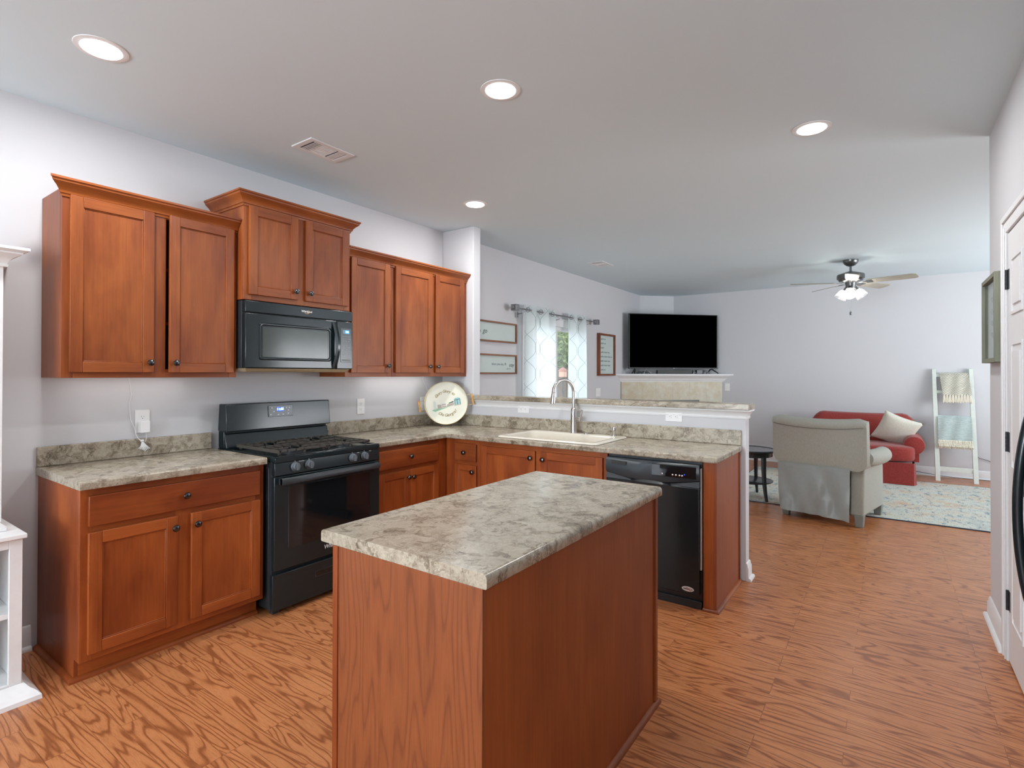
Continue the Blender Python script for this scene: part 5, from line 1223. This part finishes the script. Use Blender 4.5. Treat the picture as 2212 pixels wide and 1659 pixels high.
def blanket(name, label, zr, zf, zb, ya, yb, mat_, fr, skew=0):
    t = thing(name, label, 'blanket', (lx(zr), (ya+yb)/2, zr)); m = MB(); x = lx(zr); ns = 26
    path = [(zf+(zr+.02-zf)*k/10, None) for k in range(11)]
    prof = []
    for k in range(11):
        u = k/10; z = zf+(zr+.012-zf)*u; prof.append((min(lx(z)-.045, x-.018)+.012*u-.008*math.sin(PI*u), z))
    for k in range(1, 6):
        a_ = PI*k/6; prof.append((x-.016*math.cos(a_), zr+.014+.016*math.sin(a_)))
    for k in range(9):
        u = k/8; z = zr+.012-(zr+.012-zb)*u; prof.append((x+.020, z))
    for off in (0, .012):
        G_ = []
        for i in range(ns+1):
            u = i/ns; row = []
            for j, (px, pz) in enumerate(prof):
                d_ = 1 if j < 13 else -1
                y = ya+(yb-ya)*u-skew*max(0, (zr-pz))*(1 if j < 12 else .2)
                row.append((px-off*d_*.6+.006*math.sin(u*14+pz*9)*(1 if j < 10 else .3), y, pz-(off if 10 < j < 16 else 0)))
            G_.append(row)
        m.sheet(G_)
    part('cloth', m, mat_, t, smooth=True, angle=80, recalc=False)
    m = MB(); rnd = random.Random(8)
    for i in range(fr):
        u = (i+.5)/fr; y = ya+(yb-ya)*u-skew*(zr-zf); px = prof[0][0]-.004
        if fr < 16:
            for dk in (-.006, 0, .006): m.tube([(px, y+dk*.4, zf+.004), (px-.004, y+dk, zf-.035), (px-.002, y+dk*2.2+rnd.uniform(-.004, .004), zf-.085-rnd.random()*.02)], [.007, .008, .007], 6)
        else:
            for rr_ in range(4): m.tube([(px-.006*rr_, y, zf+.028-rr_*.018), (px-.016-.006*rr_, y+rnd.uniform(-.006, .006), zf+.01-rr_*.02), (px-.012+rnd.uniform(-.006, .003), y+rnd.uniform(-.008, .008), zf-.03-rr_*.014-rnd.random()*.012)], .0055, 5)
    part('fringe', m, CRM, t, smooth=True)
blanket('throw_blanket', 'cream knitted throw with tassels on the top rung of the ladder', 1.392, 1.125, 1.17, -4.435, -4.135, KN, 10, skew=.10)
blanket('throw_blanket', 'pale blue ribbed throw with cream fringe on the lower part of the ladder', .822, .505, .42, -4.452, -4.105, BLB, 44)
m = MB(); m.tube([(9.45, -4.50, .32), (9.462, -4.56, .285), (9.46, -4.62, .27), (9.465, -4.70, .235), (9.46, -4.85, .20), (9.455, -5.0, .14), (9.44, -5.15, .03)], .0035, 6); o = part('cable', m, BLKM, None, smooth=True); setprops(o, 'thin black cord drooping along the far wall right of the ladder', 'cord')
m = MB(); m.tube([(9.43, -3.72, .075), (9.43, -3.9, .045), (9.42, -4.1, .02), (9.425, -4.3, .008), (9.43, -4.6, .006), (9.42, -4.95, .006)], .0035, 6); o = part('cable', m, BLKM, None, smooth=True); setprops(o, 'thin black cord lying along the far baseboard behind the ladder', 'cord')

# ------------------------------------------------------------------ shadow-box picture on the right wall
t = thing('framed_picture', 'deep grey-green framed botanical print beside the pantry door', 'picture', (3.93, YR, 1.46))
FG = wood('frame_grey_green', (150, 152, 132), (120, 124, 108), 2, coat=0, rough=.6)
x0, x1, z0, z1, yf = 3.712, 4.150, 1.462, 1.922, -3.988
m = MB(); w_ = .022
m.box(x0, x0+w_, YR+.001, yf, z0, z1); m.box(x1-w_, x1, YR+.001, yf, z0, z1); m.box(x0+w_, x1-w_, YR+.001, yf, z0, z0+w_); m.box(x0+w_, x1-w_, YR+.001, yf, z1-w_, z1); part('frame', m, FG, t, bevel=.001)
m = MB(); m.box(x0+w_-.001, x1-w_+.001, YR+.002, YR+.016, z0+w_-.001, z1-w_+.001); pb = part('print', m, PAPER, t)
m = MB(); INKG = plain('print_ink', (120, 136, 132), .6); xc = (x0+x1)/2
m.tube([(xc-.02, YR+.0165, 1.52), (xc, YR+.0165, 1.65), (xc+.01, YR+.0165, 1.84)], .0016, 5)
for k in range(9):
    z = 1.56+k*.032; s_ = 1 if k % 2 else -1; m.loops([[(xc+s_*.09*math.sin(PI*u/8)*0+s_*(.012+.085*u/8), YR+.0163, z+.035*u/8+h*.010*math.sin(PI*u/8)) for u in range(9)] for h in (-1, 1)], False, False) if False else m.tube([(xc, YR+.0165, z), (xc+s_*.05, YR+.0165, z+.035), (xc+s_*.09, YR+.0165, z+.03), (xc+s_*.045, YR+.0165, z+.008), (xc, YR+.0165, z)], .0014, 5)
part('drawing', m, INKG, pb)
m = MB(); m.box(x0+w_, x1-w_, YR+.028, YR+.030, z0+w_, z1-w_); part('glazing', m, GLASS, t)

# ------------------------------------------------------------------ white hutch at the left edge
t = thing('hutch', 'white painted open-shelf hutch at the left edge of the kitchen', 'hutch', (.25, -.24, 0))
HX0, HX1 = -.35, .765
m = MB(); m.run([(0, 0), (.05, 0), (.048, .02), (.038, .034), (.020, .045), (.010, .058), (0, .060)], (HX0, -.025, 0), (HX0, -.50, 0), (-1, 0, 0), 0, 1)
m.run([(0, 0), (.078, 0), (.076, .018), (.055, .034), (.030, .045), (.012, .060), (0, .062)], (HX0, -.50, 0), (HX1, -.50, 0), (0, -1, 0), .64, .64)
m.run([(0, 0), (.05, 0), (.049, .018), (.035, .034), (.019, .045), (.008, .060), (0, .062)], (HX1, -.50, 0), (HX1, -.025, 0), (1, 0, 0), 1.5, 0); part('plinth', m, HUTCH, t, smooth=True, angle=35)
m = MB(); m.box(HX0, HX0+.02, -.48, -.025, .03, .682); m.box(HX1-.02, HX1, -.48, -.025, .03, .682); m.box(HX0, HX1, -.035, -.025, .03, .682); m.box(HX0+.02, HX1-.02, -.48, -.035, .045, .065)
for x in (HX0, .20, HX1-.043): m.box(x, x+.043, -.497, -.480, .045, .682)
m.box(HX0+.043, HX1-.043, -.4965, -.480, .645, .682); m.box(HX0+.043, HX1-.043, -.4965, -.480, .045, .07); m.box(.212, .230, -.48, -.035, .065, .682)
part('lower_case', m, HUTCH, t, bevel=.0015)
m = MB(); m.box(HX0+.02, HX1-.02, -.478, -.035, .345, .367); part('shelf', m, HUTCH, t, bevel=.001)
m = MB(); m.box(HX0-.018, HX1+.012, -.515, -.02, .684, .703); m.box(HX0+.0, HX1-.03, -.40, -.02, .703, .722); part('counter_top', m, HUTCH, t, bevel=.003)
m = MB(); UX = .738
m.box(HX0, HX0+.02, -.27, -.025, .722, 1.885); m.box(UX-.02, UX, -.27, -.025, .722, 1.885); m.box(HX0, UX, -.035, -.025, .722, 1.885)
for x in (HX0, UX-.04): m.box(x, x+.04, -.287, -.27, .722, 1.885)
m.box(HX0+.04, UX-.04, -.2865, -.27, 1.82, 1.885); m.box(HX0+.02, UX-.02, -.27, -.035, 1.84, 1.86); part('upper_case', m, HUTCH, t, bevel=.0015)
for z in (1.10, 1.47): m = MB(); m.box(HX0+.02, UX-.02, -.265, -.035, z, z+.02); part('shelf', m, HUTCH, t, bevel=.001)
CP2 = [(0, 1.872), (.012, 1.872), (.014, 1.882), (.010, 1.886), (.016, 1.900), (.030, 1.915), (.048, 1.925), (.055, 1.930), (.055, 1.936), (.075, 1.946), (.075, 1.958), (0, 1.958)]
m = MB(); m.run(CP2, (HX0, -.025, 0), (HX0, -.287, 0), (-1, 0, 0), 0, 1); m.run(CP2, (HX0, -.287, 0), (UX, -.287, 0), (0, -1, 0), 1, 1); m.run(CP2, (UX, -.287, 0), (UX, -.025, 0), (1, 0, 0), 1, 0); m.box(HX0, UX, -.287, -.025, 1.886, 1.957)
part('crown_molding', m, HUTCH, t, smooth=True, angle=30)

# ------------------------------------------------------------------ refrigerator, only its bowed handle shows at the right edge
t = thing('refrigerator', 'black refrigerator whose bowed handle shows at the right picture edge', 'refrigerator', (1.85, -3.98, 0))
m = MB(); m.box(1.46, 2.335, -4.025, -3.985, .02, 1.76); part('cabinet', m, BLKM, t, bevel=.005)
m = MB(); m.box(1.462, 2.333, -3.984, -3.935, .03, .06); part('kick_plate', m, BLKM, t)
m = MB(); m.box(1.462, 2.333, -3.984, -3.935, .065, 1.30); dl = part('door', m, BLK, t, bevel=.008, seg=3)
m = MB(); m.box(1.462, 2.333, -3.984, -3.935, 1.31, 1.755); part('freezer_door', m, BLK, t, bevel=.008, seg=3)
m = MB(); pts = []; hx, hy0 = 2.29, -3.935
for k in range(25):
    u = k/24; z = .60+u*.78-.0; pts.append((hx, hy0+.0725*math.sin(PI*u)**.55, z-.0))
m.tube(pts, .0125, 14); part('handle', m, BLK, dl, smooth=True)
m = MB()
